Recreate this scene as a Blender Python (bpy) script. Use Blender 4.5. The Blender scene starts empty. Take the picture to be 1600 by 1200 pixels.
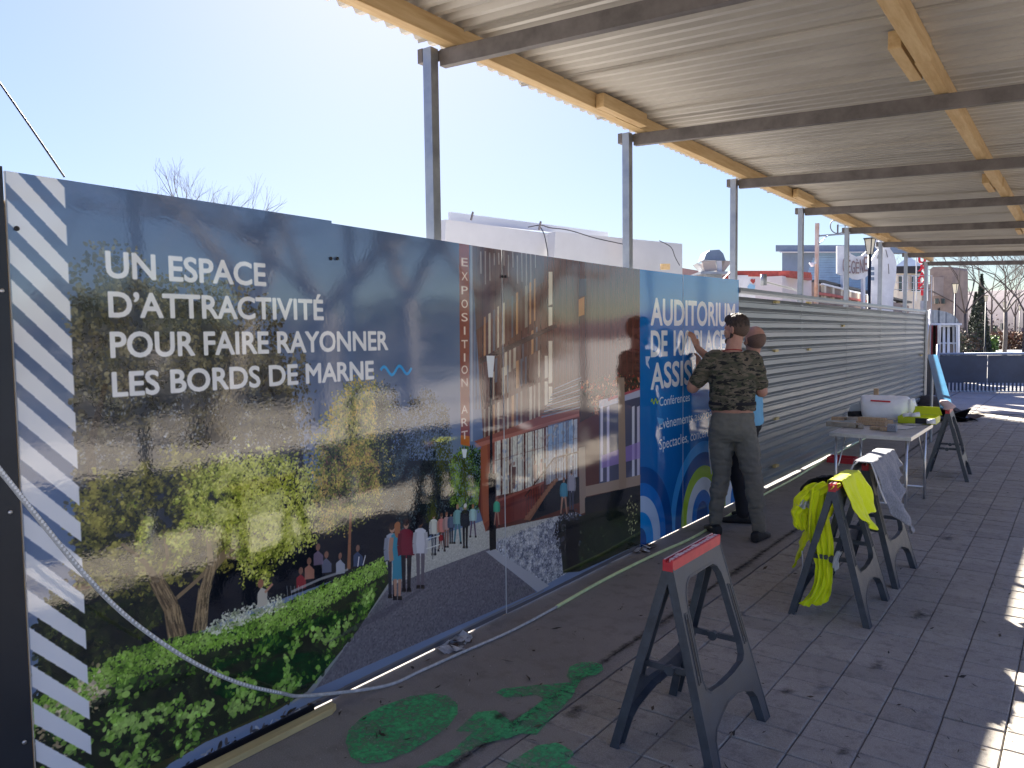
import bpy, bmesh, math, random
import numpy as np
from mathutils import Vector, Matrix, noise as mnoise
random.seed(7); rng = np.random.default_rng(11)
SC = bpy.context.scene
COL = SC.collection

# ------------------------------------------------------------------ camera
CAMP = Vector((2.7168, 0.0, 1.65))
FPX = 1196.76
YAW, PITCH, ROLL = 0.642265, 0.060855, -0.012807
_f = Vector((-math.sin(YAW), math.cos(YAW), 0)); _r = Vector((math.cos(YAW), math.sin(YAW), 0)); _u = Vector((0, 0, 1))
FW = _f * math.cos(PITCH) - _u * math.sin(PITCH)
_u2 = _u * math.cos(PITCH) + _f * math.sin(PITCH)
RT = _r * math.cos(ROLL) + _u2 * math.sin(ROLL)
UP = _u2 * math.cos(ROLL) - _r * math.sin(ROLL)
cam_data = bpy.data.cameras.new('camera'); cam = bpy.data.objects.new('camera', cam_data); COL.objects.link(cam)
cam.matrix_world = Matrix(((RT.x, UP.x, -FW.x, CAMP.x), (RT.y, UP.y, -FW.y, CAMP.y), (RT.z, UP.z, -FW.z, CAMP.z), (0, 0, 0, 1)))
cam_data.sensor_width = 36; cam_data.lens = 36 * FPX / 1600
cam_data.clip_start = 0.05; cam_data.clip_end = 3000
SC.camera = cam

def ray(x, y): return FW + RT * ((x - 800) / FPX) - UP * ((y - 600) / FPX)
def atX(x, y, X): d = ray(x, y); return CAMP + d * ((X - CAMP.x) / d.x)
def atY(x, y, Y): d = ray(x, y); return CAMP + d * ((Y - CAMP.y) / d.y)
def atZ(x, y, Z): d = ray(x, y); return CAMP + d * ((Z - CAMP.z) / d.z)
def atD(x, y, D): return CAMP + ray(x, y) * D

# ------------------------------------------------------------------ light
SUN_EL, SUN_LEFT = math.radians(31.9), math.radians(45)      # height, angle left of +Y
world = bpy.data.worlds.new('World'); SC.world = world; world.use_nodes = True
wn = world.node_tree.nodes; wl = world.node_tree.links
bg = wn['Background']
sky = wn.new('ShaderNodeTexSky'); sky.sky_type = 'NISHITA'; sky.sun_disc = False
sky.sun_elevation = SUN_EL; sky.sun_rotation = -SUN_LEFT
sky.air_density = 1.0; sky.dust_density = 0.35; sky.ozone_density = 3.0
# a phone camera's highlight compression of the sky, the same in every direction
bw = wn.new('ShaderNodeRGBToBW'); m1 = wn.new('ShaderNodeMath'); m1.operation = 'MULTIPLY_ADD'; m1.inputs[1].default_value = 1 / 3.2; m1.inputs[2].default_value = 1
m2 = wn.new('ShaderNodeMath'); m2.operation = 'DIVIDE'; m2.inputs[0].default_value = 1; vm = wn.new('ShaderNodeVectorMath'); vm.operation = 'SCALE'
wl.new(sky.outputs[0], bw.inputs[0]); wl.new(bw.outputs[0], m1.inputs[0]); wl.new(m1.outputs[0], m2.inputs[1]); wl.new(sky.outputs[0], vm.inputs[0]); wl.new(m2.outputs[0], vm.inputs['Scale'])
hs = wn.new('ShaderNodeHueSaturation'); hs.inputs['Saturation'].default_value = 1.08; hs.inputs['Hue'].default_value = .522; wl.new(vm.outputs[0], hs.inputs['Color']); wl.new(hs.outputs[0], bg.inputs[0]); bg.inputs[1].default_value = 0.080
sd = bpy.data.lights.new('sun', 'SUN'); sd.energy = 5.0; sd.angle = math.radians(0.55); sd.color = (1, .93, .82)
sun = bpy.data.objects.new('sun', sd); COL.objects.link(sun)
sdir = Vector((-math.sin(SUN_LEFT) * math.cos(SUN_EL), math.cos(SUN_LEFT) * math.cos(SUN_EL), math.sin(SUN_EL)))
sun.rotation_euler = sdir.to_track_quat('Z', 'Y').to_euler(); sun.location = (-20, 20, 20)
SC.view_settings.view_transform = 'Standard'; SC.view_settings.look = 'None'
SC.view_settings.exposure = 2.5; SC.view_settings.gamma = 1; SC.view_settings.use_curve_mapping = False

# ------------------------------------------------------------------ helpers
def lin(*c):
    c = [v / 255 for v in c]
    return tuple(v / 12.92 if v <= .04045 else ((v + .055) / 1.055) ** 2.4 for v in c)

def mat(name, base, rough=.6, metal=0., var=.0, vscale=6., bump=0., bscale=60., base2=None, spec=.5, coat=0., stretch=None, trans=0., rvar=0., coord='Object', detail=6):
    m = bpy.data.materials.new(name); m.use_nodes = True
    nt = m.node_tree; n = nt.nodes; l = nt.links; b = n['Principled BSDF']
    b.inputs['Roughness'].default_value = rough; b.inputs['Metallic'].default_value = metal
    b.inputs['Specular IOR Level'].default_value = spec
    b.inputs['Coat Weight'].default_value = coat; b.inputs['Coat Roughness'].default_value = .05
    b.inputs['Base Color'].default_value = (*base, 1)
    if trans: b.inputs['Transmission Weight'].default_value = trans
    tc = n.new('ShaderNodeTexCoord'); mp = n.new('ShaderNodeMapping'); l.new(tc.outputs[coord], mp.inputs[0])
    if stretch: mp.inputs['Scale'].default_value = stretch
    if var or base2:
        nz = n.new('ShaderNodeTexNoise'); nz.inputs['Scale'].default_value = vscale; nz.inputs['Detail'].default_value = detail; nz.inputs['Roughness'].default_value = .65
        l.new(mp.outputs[0], nz.inputs[0])
        rp = n.new('ShaderNodeValToRGB'); l.new(nz.outputs[0], rp.inputs[0])
        b2 = base2 if base2 else tuple(v * (1 - var) for v in base)
        b1 = base if base2 else tuple(min(1, v * (1 + var)) for v in base)
        rp.color_ramp.elements[0].position = .34; rp.color_ramp.elements[1].position = .66
        rp.color_ramp.elements[0].color = (*b2, 1); rp.color_ramp.elements[1].color = (*b1, 1)
        l.new(rp.outputs[0], b.inputs['Base Color'])
        if rvar:
            mr = n.new('ShaderNodeMapRange'); l.new(nz.outputs[0], mr.inputs[0]); mr.inputs[1].default_value = .3; mr.inputs[2].default_value = .7
            mr.inputs[3].default_value = max(0, rough - rvar); mr.inputs[4].default_value = min(1, rough + rvar); l.new(mr.outputs[0], b.inputs['Roughness'])
    if bump:
        nb = n.new('ShaderNodeTexNoise'); nb.inputs['Scale'].default_value = bscale; nb.inputs['Detail'].default_value = 5; l.new(mp.outputs[0], nb.inputs[0])
        bp = n.new('ShaderNodeBump'); bp.inputs['Strength'].default_value = min(1, bump); bp.inputs['Distance'].default_value = .01; l.new(nb.outputs[0], bp.inputs['Height']); l.new(bp.outputs[0], b.inputs['Normal'])
    return m

class MB:
    """collects boxes, prisms and tubes; build() links them as ONE mesh"""
    def __init__(s): s.v = []; s.f = []; s.mi = []; s.cur = 0
    def add(s, vs, fs):
        o = len(s.v); s.v += [tuple(v) for v in vs]; s.f += [tuple(i + o for i in f) for f in fs]; s.mi += [s.cur] * len(fs); return s
    def box(s, c, d, rot=None):
        x, y, z = d[0] / 2, d[1] / 2, d[2] / 2; c = Vector(c)
        vs = [Vector(p) for p in ((-x, -y, -z), (x, -y, -z), (x, y, -z), (-x, y, -z), (-x, -y, z), (x, -y, z), (x, y, z), (-x, y, z))]
        if rot is not None: vs = [rot @ v for v in vs]
        return s.add([c + v for v in vs], [(0, 3, 2, 1), (4, 5, 6, 7), (0, 1, 5, 4), (1, 2, 6, 5), (2, 3, 7, 6), (3, 0, 4, 7)])
    def mm(s, a, b):
        a = Vector(a); b = Vector(b); return s.box((a + b) / 2, [abs(b[i] - a[i]) for i in range(3)])
    def bar(s, a, b, w, h, up=(0, 0, 1)):
        a = Vector(a); b = Vector(b); d = b - a; L = d.length; z = d / L; up = Vector(up)
        x = up.cross(z)
        if x.length < 1e-4: x = Vector((1, 0, 0)).cross(z)
        x.normalize(); y = z.cross(x)
        return s.box((a + b) / 2, (w, h, L), Matrix((x, y, z)).transposed())
    def tube(s, pts, rad, n=8, cap=True):
        pts = [Vector(p) for p in pts]; rads = rad if isinstance(rad, (list, tuple)) else [rad] * len(pts)
        vs = []; fs = []; prev = None
        for i, p in enumerate(pts):
            t = (pts[min(i + 1, len(pts) - 1)] - pts[max(i - 1, 0)]).normalized()
            ref = Vector((0, 0, 1)) if abs(t.z) < .95 else Vector((1, 0, 0))
            if prev is not None: ref = prev
            x = (ref - t * ref.dot(t))
            if x.length < 1e-5: x = Vector((0, 1, 0)).cross(t)
            x.normalize(); prev = x; y = t.cross(x)
            for k in range(n):
                a = 2 * math.pi * k / n; vs.append(p + (x * math.cos(a) + y * math.sin(a)) * rads[i])
        for i in range(len(pts) - 1):
            for k in range(n):
                a = i * n + k; b = i * n + (k + 1) % n; fs.append((a, b, b + n, a + n))
        if cap: fs.append(tuple(range(n - 1, -1, -1))); fs.append(tuple(range((len(pts) - 1) * n, len(pts) * n)))
        return s.add(vs, fs)
    def prism(s, poly, O, U, V, depth, N=None):
        """polygon (u,v) in plane O+uU+vV extruded by depth along N (fan free: ngon)"""
        O = Vector(O); U = Vector(U); V = Vector(V); N = (U.cross(V)).normalized() if N is None else Vector(N)
        n = len(poly); a = [O + U * p[0] + V * p[1] for p in poly]; b = [q + N * depth for q in a]
        return s.add(a + b, [tuple(range(n - 1, -1, -1)), tuple(range(n, 2 * n))] + [(i, (i + 1) % n, (i + 1) % n + n, i + n) for i in range(n)])
    def loft(s, rings, cap=True):
        n = len(rings[0]); vs = [v for r in rings for v in r]; fs = []
        for i in range(len(rings) - 1):
            for k in range(n): a = i * n + k; b = i * n + (k + 1) % n; fs.append((a, b, b + n, a + n))
        if cap: fs.append(tuple(range(n - 1, -1, -1))); fs.append(tuple(range((len(rings) - 1) * n, len(rings) * n)))
        return s.add(vs, fs)
    def build(s, name, mats, parent=None, smooth=False, bevel=0, loc=None):
        me = bpy.data.meshes.new(name)
        vs = s.v
        if loc is not None: L = Vector(loc); vs = [tuple(Vector(v) - L) for v in s.v]
        me.from_pydata(vs, [], s.f)
        if not isinstance(mats, (list, tuple)): mats = [mats]
        for m in mats: me.materials.append(m)
        if len(mats) > 1: me.polygons.foreach_set('material_index', s.mi)
        bm = bmesh.new(); bm.from_mesh(me); bmesh.ops.recalc_face_normals(bm, faces=bm.faces)
        if bevel: bmesh.ops.bevel(bm, geom=bm.edges[:], offset=bevel, segments=1, affect='EDGES', clamp_overlap=True)
        bm.to_mesh(me); bm.free()
        if smooth: me.polygons.foreach_set('use_smooth', [True] * len(me.polygons))
        me.update()
        o = bpy.data.objects.new(name, me); COL.objects.link(o)
        if loc is not None: o.location = loc
        if parent is not None: o.parent = parent; o.matrix_parent_inverse = parent_inv(parent)
        return o

def parent_inv(p):
    m = p.matrix_basis.copy(); q = p.parent
    while q is not None: m = q.matrix_basis @ m if False else q.matrix_basis @ m; q = q.parent
    return m.inverted()

def tag(o, label=None, cat=None, group=None, kind=None):
    if label: o['label'] = label
    if cat: o['category'] = cat
    if group: o['group'] = group
    if kind: o['kind'] = kind
    return o
def thing(name, label, cat, loc=(0, 0, 0), group=None, kind=None, rotz=0):
    o = bpy.data.objects.new(name, None); COL.objects.link(o); o.location = loc; o.rotation_euler = (0, 0, rotz); o.empty_display_size = .1
    return tag(o, label, cat, group, kind)
def copy_tree(o, parent=None):
    c = o.copy(); COL.objects.link(c)
    if parent is not None: c.parent = parent; c.matrix_parent_inverse = o.matrix_parent_inverse.copy()
    for ch in list(o.children): copy_tree(ch, c)
    return c
def struct(o, kind='structure'): o['kind'] = kind; return o
def remesh(mb_or_obj, voxel, smooth=2, factor=.6):
    """voxel-unite the lofts of a mesh object into one continuous skin"""
    o = mb_or_obj
    r = o.modifiers.new('r', 'REMESH'); r.mode = 'VOXEL'; r.voxel_size = voxel; r.adaptivity = 0
    if smooth: s = o.modifiers.new('s', 'SMOOTH'); s.factor = factor; s.iterations = smooth
    dg = bpy.context.evaluated_depsgraph_get(); dg.update()
    me = bpy.data.meshes.new_from_object(o.evaluated_get(dg)); mats = [m for m in o.data.materials]
    o.modifiers.clear(); old = o.data; o.data = me; me.name = o.name
    if len(me.materials) == 0:
        for m in mats: me.materials.append(m)
    me.polygons.foreach_set('use_smooth', [True] * len(me.polygons)); me.update()
    return o
def displace(o, amp, scale, seed=0, vec=(1, 1, 1)):
    me = o.data; n = len(me.vertices); co = np.empty(n * 3); me.vertices.foreach_get('co', co); no = np.empty(n * 3)
    me.vertices.foreach_get('normal', no); co = co.reshape(-1, 3); no = no.reshape(-1, 3)
    for i in range(n):
        q = Vector((co[i, 0] * vec[0] + seed, co[i, 1] * vec[1], co[i, 2] * vec[2])) * scale
        co[i] += no[i] * (amp * (mnoise.noise(q) + .5 * mnoise.noise(q * 2.3)))
    me.vertices.foreach_set('co', co.ravel()); me.update()

# ------------------------------------------------------------------ materials
M = {}
M['steel'] = mat('galvanised steel', (.36, .39, .43), .42, .75, .22, 9, base2=(.27, .29, .33), rvar=.1)
M['steel_dark'] = mat('weathered steel', (.20, .18, .175), .6, .3, .3, 7, base2=(.12, .108, .105))
M['sheet'] = mat('roof sheet', (.52, .49, .44), .42, .25, .15, 2.2, base2=(.42, .39, .345), stretch=(.5, 3, 1), rvar=.1)
M['sheet_wall'] = mat('fence sheet', (.29, .32, .345), .36, .6, .15, 1.6, base2=(.235, .26, .285), stretch=(1, .6, 4), rvar=.08)
M['timber'] = mat('pine timber', lin(210, 182, 136), .65, 0, .2, 5, base2=lin(188, 154, 106), stretch=(6, .6, 6), bump=.1)
M['timber_pale'] = mat('pale planed timber', lin(214, 196, 140), .6, 0, .2, 5, base2=lin(190, 172, 120), stretch=(6, .6, 6), bump=.1)
M['black_plastic'] = mat('dark grey plastic', (.058, .068, .082), .40, 0, .25, 14, bump=.12, bscale=260, rvar=.1)
M['red_plastic'] = mat('red plastic', (.50, .035, .05), .42, 0, .15, 12)
M['white'] = mat('white paint', (.74, .75, .76), .5, 0, .08, 3)
M['dark'] = mat('near black', (.012, .013, .017), .5)
M['anthracite'] = mat('anthracite sheet', (.028, .034, .044), .38, .2, .1, 4)
M['screw'] = mat('zinc screw', (.6, .6, .6), .3, .9)
# ------------------------------------------------------------------ printed mural (flat print, painted pixel by pixel here)
PX = 480.0                         # print pixels per metre
S0, S1, ZT = 0.96, 7.36, 2.21
TW, TH = int((S1 - S0) * PX), int(ZT * PX)
IMG = np.zeros((TH, TW, 3), np.float32)
_RT, _UP, _FW, _C = [np.array(v) for v in (RT, UP, FW, CAMP)]
def wall(pts):                     # photo pixel -> (s, z) on the hoarding face
    p = np.asarray(pts, float).reshape(-1, 2)
    d = _FW + _RT * ((p[:, :1] - 800) / FPX) - _UP * ((p[:, 1:] - 600) / FPX)
    t = (0.0 - _C[0]) / d[:, 0]; q = _C + d * t[:, None]
    return q[:, 1:]
def tex(sz): sz = np.asarray(sz, float).reshape(-1, 2); return np.stack([(sz[:, 0] - S0) * PX, sz[:, 1] * PX], -1)
def T(pts): return tex(wall(pts))
def inside(px, py, poly):
    r = np.zeros(px.shape, bool); n = len(poly)
    for i in range(n):
        x1, y1 = poly[i]; x2, y2 = poly[(i + 1) % n]
        if y1 == y2: continue
        c = (y1 > py) != (y2 > py); r ^= c & (px < (x2 - x1) * (py - y1) / (y2 - y1) + x1)
    return r
def fill_t(poly, col, a=1., nz=0., nzs=1, grad=None):
    poly = np.asarray(poly, float)
    x0, y0 = np.floor(poly.min(0)).astype(int); x1, y1 = np.ceil(poly.max(0)).astype(int) + 1
    x0 = max(x0, 0); y0 = max(y0, 0); x1 = min(x1, TW); y1 = min(y1, TH)
    if x1 <= x0 or y1 <= y0: return
    X, Y = np.meshgrid(np.arange(x0, x1) + .5, np.arange(y0, y1) + .5)
    m = (inside(X - .25, Y - .25, poly) + 0. + inside(X + .25, Y + .25, poly)) / 2 * a
    c = np.array(col, np.float32) / 255
    if grad is not None:
        c2 = np.array(grad, np.float32) / 255; k = ((Y - y0) / max(1, y1 - y0))[..., None]; c = c * k + c2 * (1 - k)
    if nz: 
        q = rng.normal(0, nz / 255, ((y1 - y0) // nzs + 1, (x1 - x0) // nzs + 1)); q = np.kron(q, np.ones((nzs, nzs)))[:y1 - y0, :x1 - x0]
        c = c + q[..., None]
    sub = IMG[y0:y1, x0:x1]; sub += (c - sub) * m[..., None]
def fill(pts, col, a=1., **k): fill_t(T(pts), col, a, **k)
def fill_w(pts, col, a=1., **k): fill_t(tex(pts), col, a, **k)
def stroke(pts, w, col, a=1.):     # photo pixels, width in metres
    q = T(pts); w = np.broadcast_to(np.asarray(w, float) * PX / 2, (len(q),))
    for i in range(len(q) - 1):
        d = q[i + 1] - q[i]; L = np.hypot(*d) + 1e-6; n = np.array([-d[1], d[0]]) / L
        fill_t([q[i] + n * w[i], q[i + 1] + n * w[i + 1], q[i + 1] - n * w[i + 1], q[i] - n * w[i]], col, a)
def disc(cx, cy, rx, ry, col, a=1., ang=0.):
    t = np.linspace(0, 2 * np.pi, 22)[:-1]; c, s = np.cos(ang), np.sin(ang); u, v = np.cos(t) * rx, np.sin(t) * ry
    fill_t(np.stack([cx + u * c - v * s, cy + u * s + v * c], -1), col, a)
def smooth_noise(cell, seed):
    r2 = np.random.default_rng(seed); g = r2.random((int(TH / cell) + 3, int(TW / cell) + 3))
    Y, X = np.mgrid[0:TH, 0:TW] / cell; xi = X.astype(int); yi = Y.astype(int); fx = X - xi; fy = Y - yi
    fx = fx * fx * (3 - 2 * fx); fy = fy * fy * (3 - 2 * fy)
    return ((g[yi, xi] * (1 - fx) + g[yi, xi + 1] * fx) * (1 - fy) + (g[yi + 1, xi] * (1 - fx) + g[yi + 1, xi + 1] * fx) * fy).astype(np.float32)
def dabs(pts, n, size, cols, lump=None, ragged=0.0, a=(.6, 1.), light=None, thr=0.0, aspect=(1.2, 2.2)):
    """n leaf dabs inside a photo-pixel polygon; lump = light/dark clumps"""
    poly = T(pts); lo = poly.min(0); hi = poly.max(0); P = np.empty((0, 2))
    while len(P) < n:
        q = lo + rng.random((n * 2, 2)) * (hi - lo); P = np.concatenate([P, q[inside(q[:, 0], q[:, 1], poly)]])
    P = P[:n] + rng.normal(0, ragged * PX, (n, 2))
    cols = np.asarray(cols, float) / 255; K = len(cols)
    for (x, y) in P:
        xi = min(max(int(x), 0), TW - 1); yi = min(max(int(y), 0), TH - 1)
        v = lump[yi, xi] if lump is not None else .5
        if v < thr: continue
        k = (v - .5) * 1.5 + .5
        k = min(max(k + rng.normal(0, .2), 0), .999) * K
        c = cols[int(k)] * (1 + rng.normal(0, .12))
        L = rng.uniform(*size) * PX / 2; W = L / rng.uniform(*aspect); th = rng.random() * math.pi
        R_ = int(L + 1.5); xa, xb, ya, yb = int(x) - R_, int(x) + R_ + 1, int(y) - R_, int(y) + R_ + 1
        if xa < 0 or ya < 0 or xb > TW or yb > TH: continue
        gx = np.arange(xa, xb) + .5 - x; gy = (np.arange(ya, yb) + .5 - y)[:, None]
        c_, s_ = math.cos(th), math.sin(th)
        e = ((gx * c_ + gy * s_) / L) ** 2 + ((-gx * s_ + gy * c_) / W) ** 2
        m = np.clip((1.25 - e) * 2.5, 0, 1) * rng.uniform(*a)
        sub = IMG[ya:yb, xa:xb]; sub += (c - sub) * m[..., None]

def font_mesh(body, weight=0., size=1., shear=0.):
    cu = bpy.data.curves.new('t', 'FONT'); cu.body = body; cu.size = size; cu.offset = weight; cu.resolution_u = 4; cu.shear = shear
    o = bpy.data.objects.new('t', cu); COL.objects.link(o); dg = bpy.context.evaluated_depsgraph_get(); dg.update()
    me = bpy.data.meshes.new_from_object(o.evaluated_get(dg)); bpy.data.objects.remove(o); bpy.data.curves.remove(cu)
    v = np.array([t.co[:2] for t in me.vertices]); me.calc_loop_triangles(); tr = np.array([t.vertices[:] for t in me.loop_triangles])
    bpy.data.meshes.remove(me); return v, tr
def text_w(body, s0, s1, z0, z1, col, weight=.012, a=1., cap=None):
    """letters stretched to run from s0 to s1, baseline z0, capitals up to z1"""
    v, tr = font_mesh(body, 0); cv, _ = font_mesh('H', 0); h = cv[:, 1].max()
    w = (v[:, 0] - v[:, 0].min()) / (v[:, 0].max() - v[:, 0].min())
    q = tex(np.stack([s0 + w * (s1 - s0), z0 + v[:, 1] / h * (z1 - z0)], -1))
    x0, y0 = np.floor(q.min(0)).astype(int) - 3; x1, y1 = np.ceil(q.max(0)).astype(int) + 4
    SS = 3; mask = np.zeros(((y1 - y0) * SS, (x1 - x0) * SS), bool)
    for t in tr:
        p = (q[t] - (x0, y0)) * SS; a0 = np.maximum(np.floor(p.min(0)).astype(int), 0); a1 = np.ceil(p.max(0)).astype(int) + 1
        X, Y = np.meshgrid(np.arange(a0[0], min(a1[0], mask.shape[1])) + .5, np.arange(a0[1], min(a1[1], mask.shape[0])) + .5)
        d = [(p[(i + 1) % 3][0] - p[i][0]) * (Y - p[i][1]) - (p[(i + 1) % 3][1] - p[i][1]) * (X - p[i][0]) for i in range(3)]
        mask[a0[1]:a0[1] + X.shape[0], a0[0]:a0[0] + X.shape[1]] |= ((d[0] >= -.3) & (d[1] >= -.3) & (d[2] >= -.3)) | ((d[0] <= .3) & (d[1] <= .3) & (d[2] <= .3))
    k_ = max(0, int(round(weight * 0.9 * (z1 - z0) * PX * SS)))
    if k_:
        base_ = np.pad(mask, k_); mask = np.zeros_like(mask); hh, ww = mask.shape
        for dx in range(-k_, k_ + 1):
            for dy in range(-k_, k_ + 1):
                if dx * dx + dy * dy <= k_ * k_ + .5: mask |= base_[k_ + dy:k_ + dy + hh, k_ + dx:k_ + dx + ww]
    m = mask.reshape(y1 - y0, SS, x1 - x0, SS).mean((1, 3)) * a
    X0, Y0 = max(x0, 0), max(y0, 0); X1, Y1 = min(x1, TW), min(y1, TH)
    sub = IMG[Y0:Y1, X0:X1]; sub += (np.array(col) / 255 - sub) * m[Y0 - y0:Y1 - y0, X0 - x0:X1 - x0, None]

def paint_mural():
    n1 = smooth_noise(26, 1); n2 = smooth_noise(60, 2); n3 = smooth_noise(14, 3); lump = n1 * .55 + n3 * .45
    # dusk sky
    Y = (np.arange(TH) / TH)[:, None, None]
    top = np.array([62, 84, 120.]) / 255; low = np.array([112, 130, 158.]) / 255
    IMG[:] = top * Y + low * (1 - Y); IMG[:] += ((n2 - .5) * .035)[..., None]
    # big shadowy tree on the left
    dk = [(24, 26, 24), (42, 42, 34), (60, 58, 42), (80, 76, 54), (108, 104, 80)]
    A = [(112, 420), (150, 380), (210, 395), (250, 430), (330, 430), (420, 470), (478, 560), (484, 660), (480, 770), (500, 830), (330, 900), (120, 960)]
    fill([(112, 470), (190, 430), (330, 480), (440, 560), (470, 700), (490, 790), (400, 900), (120, 1000)], (38, 38, 34), .8)
    dabs(A, 12000, (.008, .020), dk, lump, .018, thr=.30)
    dabs([(112, 640), (300, 600), (480, 640), (490, 760), (300, 800), (115, 800)], 2500, (.006, .012), [(120, 130, 140), (150, 158, 165)], n3, .01, (.3, .7), thr=.5)
    stroke([(175, 900), (150, 800), (140, 700), (165, 600)], [.05, .04, .03, .015], (48, 36, 28), .6)
    # darkness below the trees
    fill([(60, 960), (130, 900), (300, 880), (420, 800), (500, 760), (620, 720), (700, 720), (720, 800), (620, 880), (540, 900), (400, 950), (160, 1050), (60, 1090)], (12, 14, 19), .96)
    dabs([(60, 940), (250, 870), (260, 960), (150, 1060), (60, 1090)], 3000, (.01, .022), [(16, 20, 12), (30, 38, 18), (52, 60, 26)], lump, .01)
    stroke([(100, 925), (220, 895), (300, 880)], [.02, .03, .012], (110, 52, 40), .6)
    # dim olive canopy, then the lit one
    dabs([(125, 760), (300, 700), (420, 760), (430, 860), (300, 900), (200, 930), (120, 900)], 10000, (.008, .018), [(40, 42, 20), (78, 78, 32), (118, 114, 46), (152, 144, 62)], lump, .02, thr=.2)
    stroke([(278, 1000), (268, 950), (243, 905)], [.075, .062, .05], (112, 92, 62)); stroke([(286, 1000), (276, 950), (250, 905)], [.02, .02, .015], (160, 134, 92), .7)
    stroke([(243, 905), (228, 880), (190, 850)], [.03, .02, .01], (96, 78, 52)); stroke([(248, 905), (262, 870), (255, 830)], [.02, .014, .008], (96, 78, 52))
    stroke([(312, 985), (318, 930), (330, 885)], [.062, .05, .042], (118, 100, 68)); stroke([(318, 985), (324, 930), (335, 885)], [.018, .014, .012], (168, 146, 104), .7)
    stroke([(272, 938), (310, 905), (350, 862), (372, 840)], [.016, .018, .014, .006], (124, 104, 72)); stroke([(330, 888), (326, 850), (318, 820)], [.03, .02, .008], (116, 98, 66))
    stroke([(333, 888), (360, 860), (400, 838)], [.03, .018, .006], (128, 108, 76)); stroke([(350, 870), (385, 874), (410, 868)], [.014, .01, .004], (128, 108, 76))
    lit = [(60, 68, 22), (104, 116, 34), (150, 160, 52), (186, 190, 74), (206, 208, 104)]
    for poly, n_, lf in (([(300, 745), (350, 712), (392, 728), (388, 800), (330, 830), (296, 800)], 2300, .18), ([(380, 716), (440, 706), (488, 748), (490, 800), (440, 840), (386, 800)], 2800, .34),
                     ([(340, 800), (420, 800), (476, 812), (462, 862), (410, 872), (352, 850)], 2400, .30), ([(205, 790), (290, 770), (330, 820), (290, 870), (215, 860)], 1500, .06), ([(440, 850), (482, 800), (494, 770), (486, 850)], 500, .3)):
        dabs(poly, n_, (.007, .016), lit, lump * .75 + lf, .026, thr=.42)
    dabs([(370, 860), (440, 850), (420, 915), (380, 920)], 700, (.008, .016), lit, lump, .008, thr=.3)
    for (pts, w_) in (([(278, 1000), (268, 950), (243, 905)], .06), ([(312, 985), (318, 930), (330, 885)], .05)):
        q = wall(pts)
        for k in range(150):
            t = rng.random() * 1.999; i = int(t); f_ = t - i; c = q[i] * (1 - f_) + q[i + 1] * f_ + np.array([rng.uniform(-.5, .5) * w_, 0]); d = (q[i + 1] - q[i]); d = d / np.hypot(*d)
            L_ = rng.uniform(.01, .04); n_ = np.array([-d[1], d[0]]) * rng.uniform(.001, .003); v = rng.choice([50, 70, 140, 176]); fill_w([c - d * L_ + n_, c + d * L_ + n_, c + d * L_ - n_, c - d * L_ - n_], (v, v * .84, v * .58), .6)
    # tree C with yellow leaves
    Cc = [(548, 596), (590, 600), (612, 650), (616, 730), (606, 780), (560, 815), (500, 830), (488, 760), (498, 680), (520, 640)]
    fill([(540, 620), (600, 630), (605, 760), (520, 810), (500, 740)], (58, 60, 34), .75)
    dabs(Cc, 9500, (.006, .015), [(34, 40, 22), (72, 82, 36), (116, 122, 50), (166, 156, 68), (190, 160, 78)], lump * .9 + .1, .024, thr=.22)
    stroke([(546, 890), (547, 850), (549, 800)], [.022, .018, .014], (140, 92, 62))
    dabs([(500, 690), (600, 700), (600, 760), (510, 800)], 500, (.006, .014), [(110, 66, 60), (140, 90, 76)], n3, .01, (.3, .6))
    # dark trees behind
    dt = [(20, 28, 30), (32, 42, 44), (46, 58, 60), (66, 80, 84)]
    dabs([(585, 610), (610, 600), (628, 640), (640, 720), (600, 800), (590, 700)], 2500, (.006, .013), dt, lump, .012)
    dabs([(640, 630), (668, 608), (700, 640), (708, 720), (710, 800), (630, 830), (600, 780), (622, 700)], 6500, (.006, .013), dt, lump, .012)
    dabs([(705, 720), (725, 695), (755, 705), (758, 790), (740, 800), (705, 790)], 3200, (.006, .013), [(20, 36, 14), (44, 74, 22), (84, 120, 34), (126, 156, 60)], lump, .008)
    # paving and cobbles of the picture
    fill([(600, 880), (690, 836), (900, 765), (905, 800), (830, 860), (760, 866), (620, 930)], (176, 176, 164), nz=9, nzs=3)
    fill([(768, 850), (905, 795), (905, 885), (838, 922)], (150, 154, 160), nz=26, nzs=5)
    dabs([(775, 845), (902, 790), (902, 885), (845, 918)], 3600, (.008, .022), [(80, 84, 100), (112, 116, 126), (160, 162, 164), (190, 190, 186)], n3, .0, (.5, .9), aspect=(2, 3.4))
    fill([(612, 915), (765, 857), (838, 925), (470, 1086), (492, 1050)], (98, 96, 102), nz=8, nzs=4)
    fill([(760, 862), (772, 858), (858, 915), (840, 925)], (166, 168, 172)); fill([(606, 905), (614, 910), (490, 1080), (455, 1100)], (140, 142, 140))
    # hedge
    fill([(45, 1095), (200, 1010), (330, 985), (440, 945), (600, 870), (612, 905), (560, 985), (480, 1080), (430, 1112), (320, 1160), (230, 1215), (45, 1215)], (24, 38, 16))
    hd = [(14, 24, 12), (30, 52, 18), (52, 86, 24), (84, 124, 36), (118, 158, 58)]
    dabs([(45, 1130), (200, 1060), (330, 1030), (440, 990), (600, 905), (560, 980), (480, 1075), (430, 1105), (320, 1150), (230, 1215), (45, 1215)], 9000, (.012, .028), hd, lump * .8 + .02, .008)
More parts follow.
